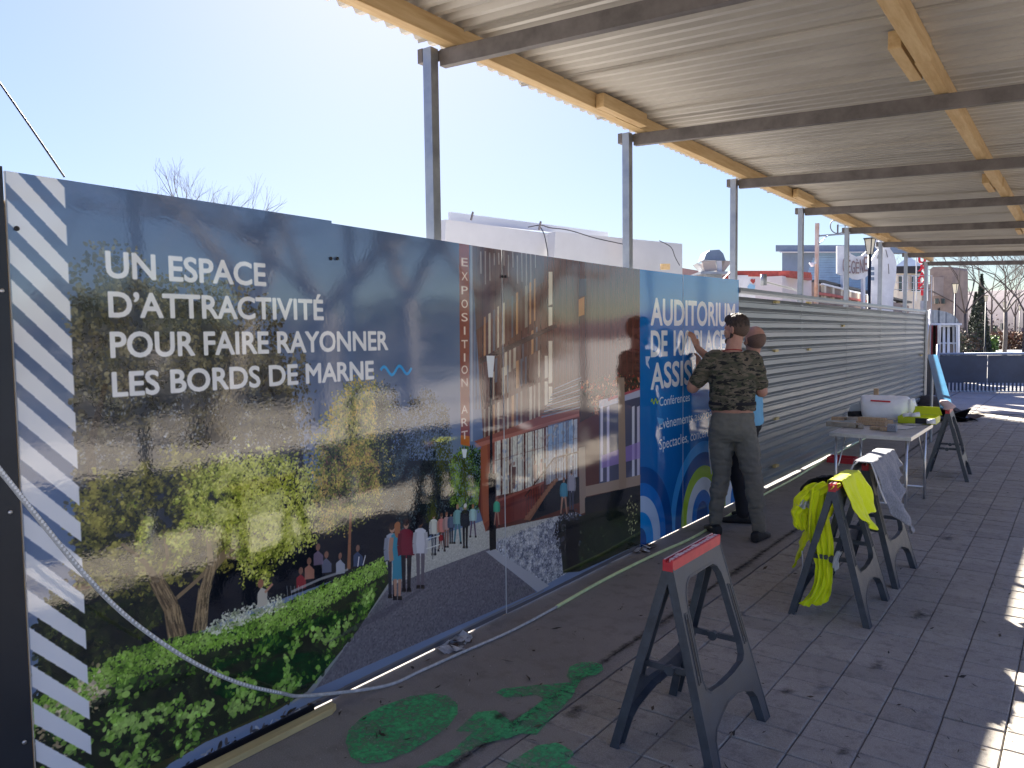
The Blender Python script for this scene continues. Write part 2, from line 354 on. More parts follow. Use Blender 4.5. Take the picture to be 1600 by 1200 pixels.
    dabs([(45, 1100), (200, 1015), (330, 985), (440, 945), (600, 873), (606, 895), (440, 985), (330, 1015), (200, 1060), (45, 1140)], 6500, (.006, .016), [(60, 92, 24), (88, 130, 34), (122, 166, 50), (152, 190, 80)], lump * .6 + .3, .006)
    dabs([(320, 985), (350, 960), (440, 930), (450, 945), (340, 990)], 700, (.006, .014), [(150, 160, 120), (196, 202, 170), (214, 216, 190)], n3, .006)
    dabs([(50, 1120), (150, 1040), (170, 1080), (110, 1200), (50, 1200)], 260, (.008, .02), [(176, 150, 110), (204, 186, 150)], n3, .01)
    dabs([(45, 1150), (200, 1080), (330, 1050), (440, 1010), (560, 950), (480, 1075), (330, 1140), (230, 1215), (45, 1215)], 2600, (.014, .034), [(8, 14, 8), (14, 24, 10)], n3, .01, (.5, .9), thr=.4)
    dabs([(45, 1150), (200, 1080), (330, 1050), (440, 1010), (590, 920), (480, 1075), (330, 1140), (230, 1215), (45, 1215)], 2200, (.014, .030), [(84, 128, 34), (120, 164, 56), (150, 186, 84)], n1 * .6 + n3 * .4, .01, (.6, 1.), thr=.54)
    # cafe guests in the dark, chairs
    for (x, y, c) in [(470, 905, (150, 40, 44)), (483, 890, (176, 120, 96)), (510, 880, (96, 100, 120)), (532, 882, (170, 176, 188)), (560, 870, (60, 74, 104)), (497, 868, (112, 96, 116))]:
        fill([(x - 7, y + 16), (x - 7, y - 2), (x, y - 8), (x + 8, y), (x + 8, y + 14)], c, .85); q = T([(x, y - 13)])[0]; disc(q[0], q[1], 6, 8, (132, 92, 72), .9)
    stroke([(455, 925), (500, 905), (545, 890)], .012, (150, 152, 150), .8); stroke([(560, 886), (562, 870)], .006, (220, 220, 220)); stroke([(568, 884), (572, 868)], .006, (220, 220, 220))
    for i in range(5): stroke([(448 + i * 6, 915), (450 + i * 6, 938)], .003, (170, 172, 168), .7)
    fill([(402, 950), (402, 928), (408, 918), (418, 922), (417, 945)], (186, 180, 160)); q = T([(407, 912)])[0]; disc(q[0], q[1], 7, 9, (150, 100, 76)); stroke([(414, 926), (426, 912)], .012, (176, 126, 96))
    # the brown building
    fill([(736, 375), (1001, 415), (1001, 850), (985, 850), (900, 800), (760, 830), (748, 790), (757, 700), (748, 560)], (82, 46, 38))
    for x in range(740, 1000, 5):
        stroke([(x, 378 + (x - 740) * .15), (x, 640)], .007, (40, 26, 28) if x % 2 else (98, 64, 56), .6)
    fill([(736, 375), (850, 395), (850, 440), (740, 520)], (70, 82, 108), .35)
    for x in range(752, 842, 7):
        h_ = random.uniform(20, 70); stroke([(x, 392 + random.uniform(0, 8)), (x + .5, 392 + h_)], .011, (190, 190, 184), .55)
    def wins(xa, xb, ta, tb, ba, bb, step=7):
        x = xa
        while x < xb:
            w = random.uniform(.3, .62) * step; k = (x - xa) / (xb - xa); yt = ta + (tb - ta) * k; yb_ = ba + (bb - ba) * k
            c = random.choice([(196, 186, 160), (176, 166, 146), (140, 128, 112), (92, 62, 54), (92, 62, 54), (84, 90, 104), (180, 130, 84)])
            fill([(x, yt), (x + w, yt - .5 * w), (x + w, yb_ - .5 * w), (x, yb_)], c, .9); x += step
    wins(757, 840, 496, 432, 560, 498); wins(760, 842, 572, 508, 610, 545); wins(757, 842, 588, 548, 632, 590); wins(757, 842, 640, 598, 690, 660)
    for ya, yb in ((425, 476), (480, 508), (533, 598), (604, 630)): fill([(857, ya), (863, ya), (863, yb), (857, yb + 2)], (220, 212, 186), .9)
    for ya, yb in ((556, 590), (596, 632)): fill([(851, ya), (856, ya), (856, yb), (851, yb + 2)], (210, 204, 184), .85)
    fill([(904, 468), (913, 464), (913, 492), (904, 495)], (190, 124, 60), .9); fill([(905, 436), (916, 436), (916, 462), (905, 464)], (66, 76, 100), .6)
    fill([(750, 560), (870, 505), (870, 512), (750, 570)], (62, 42, 40)); fill([(742, 690), (850, 648), (905, 640), (905, 652), (850, 662), (760, 704)], (132, 74, 60))
    fill([(752, 700), (775, 684), (780, 790), (760, 832), (752, 800)], (128, 66, 48)); fill([(752, 700), (762, 692), (768, 810), (756, 820)], (160, 88, 60), .7)
    # shop front
    for (xa, xb) in ((774, 783), (786, 795), (798, 818), (821, 834), (836, 850), (853, 868), (870, 884), (887, 902)):
        k0 = (xa - 774) / 130; k1 = (xb - 774) / 130
        fill([(xa, 690 - 36 * k0), (xb, 690 - 36 * k1), (xb, 776 - 30 * k1), (xa, 776 - 30 * k0)], (206, 204, 186) if xa < 850 else (170, 176, 182), nz=6, nzs=6)
        stroke([(xa, 720 - 36 * k0), (xb, 720 - 36 * k1)], .006, (120, 90, 76), .5)
    fill([(856, 665), (895, 655), (895, 700), (856, 705)], (104, 146, 190), .6)
    fill([(765, 786), (850, 752), (850, 800), (768, 825)], (106, 48, 40)); fill([(766, 798), (850, 768), (850, 772), (766, 803)], (80, 36, 32), .6)
    for (x, y, c, h_) in ((803, 750, (80, 50, 46), 34), (836, 742, (190, 150, 124), 26), (846, 738, (200, 170, 150), 24)):
        fill([(x - 3, y - h_ * .6), (x + 3, y - h_ * .6), (x + 2, y + h_ * .4), (x - 2, y + h_ * .4)], c, .9); q = T([(x, y - h_ * .75)])[0]; disc(q[0], q[1], 5, 6, (150, 110, 90))
    fill([(822, 815), (868, 752), (905, 745), (905, 785), (826, 815)], (28, 30, 36)); fill([(818, 812), (862, 752), (868, 752), (828, 814)], (122, 78, 56))
    for i in range(12):
        k = i / 11; x = 822 + 44 * k; y = 806 - 56 * k; stroke([(x, y), (x, y - 34)], .005, (60, 36, 32)); fill([(x - 2, y), (x + 6, y - 3), (x + 6, y + 2), (x, y + 6)], (140, 94, 68), .8)
    stroke([(820, 776), (866, 716)], .01, (60, 36, 32)); stroke([(866, 716), (905, 706)], .01, (60, 36, 32))
    for i in range(9): stroke([(868 + i * 4.4, 716 - i), (868 + i * 4.4, 748 - i)], .005, (64, 40, 36))
    for x in range(776, 902, 8): stroke([(x, 690 - .28 * (x - 774)), (x, 776 - .23 * (x - 774))], .007, (70, 44, 40), .8)
    dabs([(776, 690), (900, 655), (900, 745), (776, 778)], 260, (.01, .05), [(180, 150, 120), (230, 226, 206), (140, 120, 110), (90, 110, 140)], n3, .0, (.2, .5), aspect=(1.5, 3))
    fill([(742, 694), (905, 646), (905, 650), (746, 700)], (200, 130, 110), .5); fill([(765, 786), (850, 752), (850, 756), (766, 790)], (150, 84, 70), .7)
    for x in range(766, 850, 12): stroke([(x, 790 - .4 * (x - 766)), (x, 824 - .3 * (x - 766))], .004, (70, 34, 30), .6)
    for k in range(60):
        x = random.uniform(868, 995); y = random.uniform(440, 590); stroke([(x, y), (x, y + random.uniform(20, 60))], .004, (120, 84, 76) if k % 3 else (30, 20, 24), .35)
    # slatted pergola and the pavilion on the right
    for i in range(11): stroke([(846 + i * 2, 652 - i * 4.4), (908, 636 - i * 4.6)], .009, (44, 50, 62) if i % 2 else (120, 130, 146), .9)
    fill([(906, 600), (960, 590), (1001, 590), (1001, 640), (945, 640), (906, 660)], (60, 46, 40), .8)
    dabs([(905, 600), (960, 585), (1001, 590), (1001, 640), (930, 650)], 800, (.01, .03), [(30, 44, 24), (96, 40, 34), (160, 60, 44), (188, 130, 90)], n3, .01)
    fill([(936, 640), (1001, 608), (1001, 745), (936, 762)], (70, 72, 92)); 
    for x, c in ((938, (206, 204, 222)), (948, (190, 186, 214)), (968, (150, 134, 110)), (988, (214, 214, 224)), (996, (200, 196, 214))): fill([(x, 636), (x + 4, 634), (x + 4, 752), (x, 753)], c, .9)
    fill([(936, 626), (1001, 606), (1001, 620), (936, 638)], (196, 200, 220), .8); fill([(950, 622), (1001, 606), (1001, 609), (950, 627)], (170, 50, 60), .8)
    fill([(940, 712), (1001, 690), (1001, 716), (940, 732)], (150, 120, 190), .7); fill([(915, 760), (1001, 742), (1001, 758), (915, 776)], (150, 128, 108)); fill([(966, 590), (976, 590), (980, 818), (968, 820)], (142, 120, 100))
    fill([(904, 700), (914, 698), (916, 800), (906, 804)], (140, 120, 104)); fill([(914, 778), (1001, 758), (1001, 830), (914, 830)], (22, 24, 28))
    fill([(872, 815), (1001, 782), (1001, 850), (905, 893), (880, 895)], (30, 36, 28)); dabs([(905, 830), (1001, 800), (1001, 845), (905, 890)], 2600, (.006, .02), [(20, 32, 16), (36, 56, 24), (52, 76, 34)], n3, .004, aspect=(2.5, 4))
    dabs([(868, 820), (880, 800), (905, 802), (908, 850), (880, 870), (868, 850)], 900, (.01, .02), [(14, 16, 20), (34, 36, 42), (60, 62, 70)], n3, .01)
    dabs([(976, 790), (990, 770), (999, 800), (990, 840), (980, 830)], 60, (.012, .024), [(150, 150, 96), (190, 186, 130)], n3, .006); fill([(884, 815), (904, 812), (904, 888), (886, 895)], (14, 16, 20), .85)
    # banner
    fill([(718, 380), (734, 383), (735, 697), (721, 694)], (122, 56, 48)); fill([(721, 680), (735, 682), (735, 698), (721, 695)], (190, 100, 40), .8); fill([(735.5, 384), (739, 384), (740, 690), (736.5, 690)], (150, 160, 176), .8)
    sz = wall([(727, 395), (727, 410), (727, 432), (727, 454), (727, 475), (727, 496), (727, 517), (727, 538), (727, 559), (727, 578), (727, 598), (727, 640), (727, 660), (727, 680)])
    for ch, q in zip('EXPOSITION', sz[1:11]): 
        wd = .006 if ch == 'I' else .026; text_w(ch, q[0] - wd, q[0] + wd, q[1] - .022, q[1] + .022, (226, 206, 190), .02)
    for ch, q in zip('ART', sz[11:]): text_w(ch, q[0] - .026, q[0] + .026, q[1] - .022, q[1] + .022, (226, 206, 190), .02)
    # street lamps of the picture
    fill([(761, 556), (774, 556), (771, 590), (764, 590)], (224, 230, 236)); stroke([(768, 590), (769, 860)], [.018, .03], (18, 20, 26)); fill([(764, 740), (775, 740), (776, 858), (766, 860)], (14, 15, 19))
    fill([(722, 702), (731, 702), (729, 716), (725, 716)], (214, 224, 230)); stroke([(727, 716), (728, 790)], .008, (30, 40, 34))
    # people
    def person_(x, yf, h, top_, bot, skin=(168, 126, 102), hair=(50, 36, 30), w=1., dress=False, legs=None, walk=0.):
        y0 = yf - h; W = h * .074 * w
        fill([(x - W, yf - h * .60), (x - W * 1.05, y0 + h * .17), (x - W * .4, y0 + h * .14), (x + W * .4, y0 + h * .14), (x + W * 1.05, y0 + h * .17), (x + W * .95, yf - h * .50), (x + W * .8, yf - h * .46), (x - W * .8, yf - h * .46)], top_)
        if dress:
            fill([(x - W * .7, yf - h * .5), (x + W * .7, yf - h * .5), (x + W * .95, yf - h * .27), (x - W * .9, yf - h * .25)], top_); bot = skin
        for sg in (-1, 1):
            sh = sg * walk * h * .1
            fill([(x + sg * W * .1, yf - h * .5), (x + sg * W * .85, yf - h * .5), (x + sg * W * .65 + sh, yf - h * .04), (x + sg * W * .15 + sh, yf - h * .04)] if not dress else [(x + sg * W * .12, yf - h * .27), (x + sg * W * .7, yf - h * .27), (x + sg * W * .55, yf - h * .04), (x + sg * W * .18, yf - h * .04)], bot)
            fill([(x + sg * W * .1 + sh, yf - h * .05), (x + sg * W * .75 + sh, yf - h * .05), (x + sg * W * .8 + sh, yf), (x + sg * W * .05 + sh, yf)], (20, 18, 20))
            stroke([(x + sg * W * 1.0, y0 + h * .2), (x + sg * W * 1.2, y0 + h * .36), (x + sg * W * 1.0, y0 + h * .5)], h * .00016 + .009, skin if dress else tuple(int(v * .85) for v in top_))
        q = T([(x, y0 + h * .07)])[0]; r_ = abs(T([(x, y0)])[0][1] - T([(x, y0 + h * .14)])[0][1]) / 2
        disc(q[0], q[1], r_ * .72, r_, skin); disc(q[0], q[1] + r_ * .35, r_ * .78, r_ * .72, hair)
        if dress: disc(q[0], q[1] - r_ * .6, r_ * .75, r_ * 1.3, hair)
    fill([(560, 975), (640, 930), (665, 915), (668, 918), (600, 965), (500, 1010)], (70, 70, 78), .5)
    person_(614, 935, 118, (148, 154, 168), (30, 34, 46)); person_(622, 938, 122, (52, 128, 152), (0, 0, 0), hair=(156, 96, 60), dress=True)
    person_(636, 925, 114, (110, 28, 42), (26, 24, 30), hair=(60, 40, 32), w=1.15); person_(658, 920, 110, (196, 196, 200), (92, 84, 92), skin=(70, 48, 40), hair=(18, 16, 18)); q = T([(656, 811)])[0]; disc(q[0], q[1], 12, 17, (18, 16, 20))
    for (x, yf, h, t, b, hr) in ((679, 868, 66, (196, 196, 188), (40, 46, 60), (50, 40, 36)), (691, 862, 60, (200, 120, 110), (70, 60, 60), (90, 60, 44)), (699, 856, 56, (176, 140, 130), (120, 90, 80), (120, 80, 60)), (690, 858, 26, (150, 40, 44), (120, 80, 70), (60, 40, 36)),
                                 (706, 850, 50, (84, 96, 116), (40, 46, 56), (40, 36, 36)), (716, 850, 62, (116, 164, 158), (70, 110, 120), (170, 130, 100)), (728, 857, 70, (34, 36, 40), (22, 22, 26), (206, 206, 204)), (740, 840, 52, (160, 196, 190), (84, 70, 84), (150, 92, 66)),
                                 (777, 823, 46, (60, 160, 120), (150, 110, 90), (110, 70, 50)), (881, 806, 60, (64, 130, 150), (150, 112, 90), (120, 80, 60)), (893, 800, 66, (148, 146, 156), (60, 60, 70), (50, 40, 40))):
        person_(x, yf, h, t, b, hair=hr, walk=random.choice((0, .5)))
    for i in range(7): stroke([(668 + i * 3, 842), (669 + i * 3, 858)], .004, (206, 208, 200), .8)
    stroke([(667, 843), (688, 837)], .006, (206, 208, 200)); stroke([(667, 858), (688, 851)], .006, (206, 208, 200)); stroke([(678, 855), (677, 874)], .008, (110, 110, 108))
    # pale lines at the foot
    fill([(330, 1200), (455, 1112), (850, 925), (1000, 850), (1000, 858), (850, 938), (470, 1122), (350, 1215)], (74, 72, 74), .9)
    stroke([(330, 1190), (470, 1108), (850, 922)], .012, (112, 110, 108), .7); dabs([(250, 1215), (330, 1170), (450, 1110), (500, 1095), (380, 1180), (330, 1215)], 120, (.01, .04), [(40, 34, 30), (70, 60, 54), (180, 176, 170)], n3, .0, aspect=(2, 4))
    # left hazard stripes
    for k in range(-2, 20):
        zl = 2.102 - .1245 * k; zr = zl - .191
        fill_w([(S0 - .1 + .04 + .05, zl + .0), (1.176, zr), (1.176, zr - .066), (S0 + .045 - .05, zl - .072)] if False else [(1.003, zl), (1.176, zr), (1.176, zr - .067), (1.003, zl - .074)], (222, 226, 236))
    # lettering
    W = (226, 229, 236)
    L = [('UN ESPACE', (167, 433), (415, 447), (167, 394), (415, 413)), ("D\u2019ATTRACTIVIT\u00c9", (171, 495), (505, 500), (171, 457), (505, 470)),
         ('POUR FAIRE RAYONNER', (174, 558), (607, 547), (173, 521), (607, 518)), ('LES BORDS DE MARNE', (177, 620), (585, 592), (176, 583), (585, 565))]
    for b, bl, br, tl, tr_ in L:
        q = wall([bl, br, tl, tr_]); text_w(b, q[0][0], q[1][0], (q[0][1] + q[1][1]) / 2, (q[2][1] + q[3][1]) / 2, W, .045)
    t = np.linspace(0, 1, 30); a_, b_ = wall([(596, 578), (644, 580)]); zz = (a_[1] + b_[1]) / 2
    pts = [(a_[0] + (b_[0] - a_[0]) * k, zz + .021 * math.sin(k * 4 * math.pi + .3)) for k in t]
    def wstroke(p, w, c):
        q = tex(p)
        for i in range(len(q) - 1):
            d = q[i + 1] - q[i]; n_ = np.array([-d[1], d[0]]) / (np.hypot(*d) + 1e-6) * w * PX / 2; fill_t([q[i] + n_ - d * .2, q[i + 1] + n_ + d * .2, q[i + 1] - n_ + d * .2, q[i] - n_ - d * .2], c)
    wstroke(pts, .014, (40, 150, 220))
    # blue sheet
    fill_w([(5.27, -.1), (S1, -.1), (S1, ZT), (5.27, ZT)], (18, 98, 172))
    Yg = np.arange(TH) / TH; xs = int((5.27 - S0) * PX); g = (1.0 + .10 * (Yg - .5))[:, None, None]; IMG[:, xs:] *= g
    def ring(c, r, col):
        tt = np.linspace(0, 2 * np.pi, 90); poly = np.stack([c[0] + r * np.cos(tt), c[1] + r * np.sin(tt)], -1)
        poly[:, 0] = np.maximum(poly[:, 0], 5.27); fill_w(poly, col)
    dkb, mid, lt, cy, lime, wh = (10, 68, 136), (16, 104, 190), (170, 196, 228), (20, 134, 214), (146, 186, 40), (206, 218, 236)
    c2 = (6.46, .04)
    for r_, c_ in ((.66, (52, 142, 214)), (.56, dkb), (.44, lime), (.335, wh), (.22, mid), (.12, dkb)): ring(c2, r_, c_)
    c3 = (7.35, .04)
    for r_, c_ in ((.60, dkb), (.52, mid), (.42, lime), (.33, wh), (.2, mid)): ring(c3, r_, c_)
    for r_, c_ in ((.60, dkb), (.475, mid), (.375, lt), (.25, cy), (.13, dkb)): ring((5.24, .04), r_, c_)
    def bl(b, l, r_, top_l, wgt=.045, col=W):
        q = wall([l, r_, top_l]); text_w(b, q[0][0], q[1][0], (q[0][1] + q[1][1]) / 2, q[2][1], col, wgt)
    bl('AUDITORIUM', (1018, 507), (1148, 509), (1018, 467)); 
    q = wall([(1018, 557), (1083, 552), (1018, 518)]); text_w('DE 100 PLACES', q[0][0], q[0][0] + (q[1][0] - q[0][0]) * 2.06, q[0][1], q[2][1], W, .045)
    q = wall([(1018, 608), (1083, 600), (1018, 569)]); text_w('ASSISES', q[0][0], q[0][0] + (q[1][0] - q[0][0]) * 1.34, q[0][1], q[2][1], W, .045)
    bl('Conf\u00e9rences', (1031, 633), (1078, 628), (1031, 621), .01); q = wall([(1031, 671), (1100, 657), (1031, 655)]); text_w('Ev\u00e8nements associatifs', q[0][0], q[0][0] + (q[1][0] - q[0][0]) * 1.38, q[0][1], q[2][1], W, .01)
    q = wall([(1031, 703), (1096, 688), (1031, 687)]); text_w('Spectacles, concerts', q[0][0], q[0][0] + (q[1][0] - q[0][0]) * 1.25, q[0][1], q[2][1], W, .01)
    a_ = wall([(1018, 628), (1029, 628)]); wstroke([(a_[0][0] + (a_[1][0] - a_[0][0]) * k, a_[0][1] + .018 * math.sin(k * 4 * math.pi)) for k in t], .014, (170, 200, 30))
    fill([(1009, 557), (1017, 557), (1013, 566), (1016, 577), (1010, 570)], (200, 212, 232), .9); fill([(1027, 652), (1038, 655), (1036, 662), (1030, 664)], (80, 160, 220), .9); fill([(1036, 682), (1039, 682), (1039, 688), (1036, 686)], (170, 200, 230), .8)  # pale blotches: reflections on the foil, painted into the print

paint_mural()
IMG[:] = np.clip(IMG, 0, 1) ** .88 * 1.10
np.clip(IMG, 0, 1, out=IMG)
img = bpy.data.images.new('hoarding print', TW, TH, alpha=False); img.colorspace_settings.name = 'sRGB'
_px = np.ones((TH, TW, 4), np.float32); _px[..., :3] = IMG; img.pixels.foreach_set(_px.ravel()); img.update(); img.pack()

def print_material():
    m = bpy.data.materials.new('glossy laminated print'); m.use_nodes = True; n = m.node_tree.nodes; l = m.node_tree.links; b = n['Principled BSDF']
    tc = n.new('ShaderNodeTexCoord'); uv = n.new('ShaderNodeUVMap'); it = n.new('ShaderNodeTexImage'); it.image = img; it.interpolation = 'Cubic'; it.extension = 'EXTEND'
    l.new(uv.outputs[0], it.inputs[0])
    l.new(it.outputs[0], b.inputs['Base Color'])
    b.inputs['Roughness'].default_value = .035; b.inputs['IOR'].default_value = 2.1
    nz = n.new('ShaderNodeTexNoise'); nz.inputs['Scale'].default_value = 75; nz.inputs['Detail'].default_value = 2
    n2 = n.new('ShaderNodeTexNoise'); n2.inputs['Scale'].default_value = 1.6; n2.inputs['Detail'].default_value = 1
    l.new(tc.outputs['Object'], nz.inputs[0]); l.new(tc.outputs['Object'], n2.inputs[0])
    b1 = n.new('ShaderNodeBump'); b1.inputs['Distance'].default_value = .00014; b1.inputs['Strength'].default_value = 1; l.new(nz.outputs[0], b1.inputs['Height'])
    b2 = n.new('ShaderNodeBump'); b2.inputs['Distance'].default_value = .0022; b2.inputs['Strength'].default_value = 1; l.new(n2.outputs[0], b2.inputs['Height']); l.new(b1.outputs[0], b2.inputs['Normal'])
    l.new(b2.outputs[0], b.inputs['Normal'])
    return m
M['print'] = print_material()
# ------------------------------------------------------------------ ground
def ground_mat(name, c1, c2, c3, rough=.85, sc=1.2, speck=140, bump=.5, dirt=.5):
    m = bpy.data.materials.new(name); m.use_nodes = True; n = m.node_tree.nodes; l = m.node_tree.links; b = n['Principled BSDF']
    g = n.new('ShaderNodeNewGeometry')
    def noise(s, d=6, r=.6):
        t = n.new('ShaderNodeTexNoise'); t.inputs['Scale'].default_value = s; t.inputs['Detail'].default_value = d; t.inputs['Roughness'].default_value = r; l.new(g.outputs['Position'], t.inputs[0]); return t
    big = noise(sc, 8, .7); fine = noise(speck, 3, .7); mid = noise(sc * 6, 5, .7)
    rp = n.new('ShaderNodeValToRGB'); l.new(big.outputs[0], rp.inputs[0]); e = rp.color_ramp.elements
    e[0].position = .3; e[0].color = (*c2, 1); e[1].position = .68; e[1].color = (*c1, 1)
    mx = n.new('ShaderNodeMix'); mx.data_type = 'RGBA'; mx.blend_type = 'MULTIPLY'; mx.inputs[0].default_value = .8
    r2 = n.new('ShaderNodeValToRGB'); l.new(fine.outputs[0], r2.inputs[0]); r2.color_ramp.elements[0].position = .3; r2.color_ramp.elements[0].color = (.55, .55, .55, 1); r2.color_ramp.elements[1].position = .7; r2.color_ramp.elements[1].color = (1.3, 1.3, 1.3, 1)
    l.new(rp.outputs[0], mx.inputs[6]); l.new(r2.outputs[0], mx.inputs[7])
    m2 = n.new('ShaderNodeMix'); m2.data_type = 'RGBA'; r3 = n.new('ShaderNodeValToRGB'); l.new(mid.outputs[0], r3.inputs[0]); r3.color_ramp.elements[0].position = .50; r3.color_ramp.elements[0].color = (0, 0, 0, 1); r3.color_ramp.elements[1].position = .74; r3.color_ramp.elements[1].color = (dirt,) * 3 + (1,)
    l.new(r3.outputs[0], m2.inputs[0]); l.new(mx.outputs[2], m2.inputs[6]); m2.inputs[7].default_value = (*c3, 1)
    l.new(m2.outputs[2], b.inputs['Base Color']); b.inputs['Roughness'].default_value = rough; b.inputs['Specular IOR Level'].default_value = .35
    bp = n.new('ShaderNodeBump'); bp.inputs['Distance'].default_value = .006; bp.inputs['Strength'].default_value = bump; l.new(fine.outputs[0], bp.inputs['Height']); l.new(bp.outputs[0], b.inputs['Normal'])
    return m
M['asphalt'] = ground_mat('worn asphalt', (.345, .32, .298), (.265, .246, .23), (.14, .128, .118), speck=210, dirt=.55)
M['paver'] = [ground_mat('concrete paver %s' % k, tuple(v * f for v in (.42, .385, .335)), tuple(v * f for v in (.335, .307, .268)), (.13, .115, .10), sc=2.3, speck=240, dirt=.6) for k, f in (('mid', 1.), ('light', 1.07), ('dark', .91))]
M['joint'] = ground_mat('joint dirt', (.15, .135, .115), (.085, .076, .066), (.05, .045, .038), sc=9, dirt=.3)
M['plaza'] = ground_mat('plaza slab', (.42, .39, .35), (.33, .30, .27), (.14, .125, .11), sc=.9, dirt=.4)
M['earth'] = ground_mat('site ground', (.42, .40, .37), (.32, .30, .28), (.13, .115, .1), sc=.5, dirt=.4)
M['road'] = ground_mat('pale road', (.36, .35, .34), (.28, .27, .26), (.2, .19, .18), sc=.3, dirt=.3)

def sheet(name, x0, x1, y0, y1, z, m, th=.0):
    b = MB()
    if th: b.mm((x0, y0, z - th), (x1, y1, z))
    else: b.add([(x0, y0, z), (x1, y0, z), (x1, y1, z), (x0, y1, z)], [(0, 1, 2, 3)])
    return struct(b.build(name, m))
sheet('ground', -600, 600, -300, 1500, -.06, M['earth'])
sheet('site_ground', -60, -.02, -20, 60, -.004, M['earth'], .04)
# asphalt footpath with a ragged right edge
b = MB(); N = 200; ys = [-4 + 22 * i / N for i in range(N + 1)]
xe = [.80 + .018 * mnoise.noise((y * 1.1, 3, 0)) + .008 * mnoise.noise((y * 6, 8, 0)) for y in ys]
vs = [(-.019, y, 0) for y in ys] + [(x, y, 0) for x, y in zip(xe, ys)] + [(x, y, -.04) for x, y in zip(xe, ys)]
b.add(vs, [(i, i + 1 + 0, i + N + 2, i + N + 1) for i in range(N)] + [(i + N + 1, i + N + 2, i + 2 * N + 3, i + 2 * N + 2) for i in range(N)])
struct(b.build('footpath', M['asphalt']))
# block paving: joints below, pavers proud and uneven, the nearest 300 one by one
pave = sheet('pavement', .70, 4.6, -4, 18.02, -.012, M['joint'], .03)
px_, py_ = .2275, .172
def paver_mb(b, x, y, r_):
    j = .0022; x0, x1, y0, y1 = x + j, x + px_ - j, y + j * 1.25, y + py_ - j * 1.25
    dz = r_.uniform(-.004, .002); t = [dz + r_.uniform(-.0015, .0015) for _ in range(4)]; c = .004
    vs = [(x0, y0, -.03), (x1, y0, -.03), (x1, y1, -.03), (x0, y1, -.03), (x0, y0, t[0] - c), (x1, y0, t[1] - c), (x1, y1, t[2] - c), (x0, y1, t[3] - c),
          (x0 + c, y0 + c, t[0]), (x1 - c, y0 + c, t[1]), (x1 - c, y1 - c, t[2]), (x0 + c, y1 - c, t[3])]
    o = len(b.v); q = [(8, 9, 10, 11)]
    for i in range(4): k = (i + 1) % 4; q += [(i, k, k + 4, i + 4), (i + 4, k + 4, k + 8, i + 8)]
    b.add(vs, q)
r_ = random.Random(5); cand = []; ix = 0
y = -3.9
while y < 17.8:
    for k in range(-1, 16):
        x = .9025 + px_ * k + .002
        if k == -1: continue
        cx, cy = x + px_ / 2, y + py_ / 2
        d = math.hypot(cx - CAMP.x, cy); vx = (Vector((cx, cy, 0)) - CAMP); dep = vx.dot(FW)
        vis = dep > .5 and -60 < 800 + FPX * vx.dot(RT) / dep < 1700 and 600 - FPX * vx.dot(UP) / dep < 1260
        cand.append((d if vis else 99 + d, x, y + .012 * mnoise.noise((k * 3.1, 0, 0)), vis))
    y += py_
cand.sort()
rest = MB()
for i, (d, x, y, vis) in enumerate(cand):
    if i < 300 and vis:
        b = MB(); paver_mb(b, x, y, r_); o = b.build('paver', M['paver'][r_.choice((0, 0, 0, 1, 2))], pave)
    else:
        rest.cur = r_.choice((0, 0, 0, 1, 2)); paver_mb(rest, x, y, r_)
o = rest.build('paver', M['paver'], pave); o['kind'] = 'stuff'; o.name = 'paving_blocks'
b = MB(); y = -4
while y < 17.9:
    L_ = r_.uniform(.4, .9); b.mm((.80, y + .004, -.03), (.8985, min(y + L_, 17.95), r_.uniform(-.004, .001))); y += L_
struct(b.build('kerb', M['asphalt']))
# plaza beyond the canopy
pl = sheet('plaza', -.0, 14, 18.03, 25.6, -.006, M['joint'], .04)
b = MB()
for i in range(16):
    for j in range(8):
        x0, y0 = .02 + i * .9, 18.06 + j * .94; z = .0 + r_.uniform(-.002, .002); b.mm((x0, y0, -.03), (x0 + .885, y0 + .925, z))
o = b.build('plaza_slab', M['plaza'], pl); o['kind'] = 'stuff'
sheet('bank', 4.62, 14, -8, 18.0, -.02, M['plaza'], .03)
sheet('road', -8, 9.0, 26.2, 260, -.03, M['road'], .02)
sheet('promenade', 14.02, 60, -40, 25.9, -.03, M['earth'], .02)

# green painted cyclist
def paint_mat():
    m = bpy.data.materials.new('worn green road paint'); m.use_nodes = True; n = m.node_tree.nodes; l = m.node_tree.links; b = n['Principled BSDF']
    g = n.new('ShaderNodeNewGeometry'); t = n.new('ShaderNodeTexNoise'); t.inputs['Scale'].default_value = 38; t.inputs['Detail'].default_value = 8; t.inputs['Roughness'].default_value = .75; l.new(g.outputs['Position'], t.inputs[0])
    t2 = n.new('ShaderNodeTexNoise'); t2.inputs['Scale'].default_value = 5; t2.inputs['Detail'].default_value = 4; l.new(g.outputs['Position'], t2.inputs[0])
    ad = n.new('ShaderNodeMath'); ad.operation = 'MULTIPLY_ADD'; l.new(t2.outputs[0], ad.inputs[0]); ad.inputs[1].default_value = .55; l.new(t.outputs[0], ad.inputs[2])
    rp = n.new('ShaderNodeValToRGB'); l.new(ad.outputs[0], rp.inputs[0]); rp.color_ramp.elements[0].position = .55; rp.color_ramp.elements[1].position = .93
    l.new(rp.outputs[0], b.inputs['Alpha'])
    r2 = n.new('ShaderNodeValToRGB'); l.new(t2.outputs[0], r2.inputs[0]); r2.color_ramp.elements[0].color = (.05, .38, .13, 1); r2.color_ramp.elements[1].color = (.09, .58, .23, 1); l.new(r2.outputs[0], b.inputs['Base Color'])
    b.inputs['Roughness'].default_value = .7
    return m
M['green'] = paint_mat()
def gpoly(pts, z=.0045): return [tuple(atZ(x, y, z)) for x, y in pts]
mk = MB()
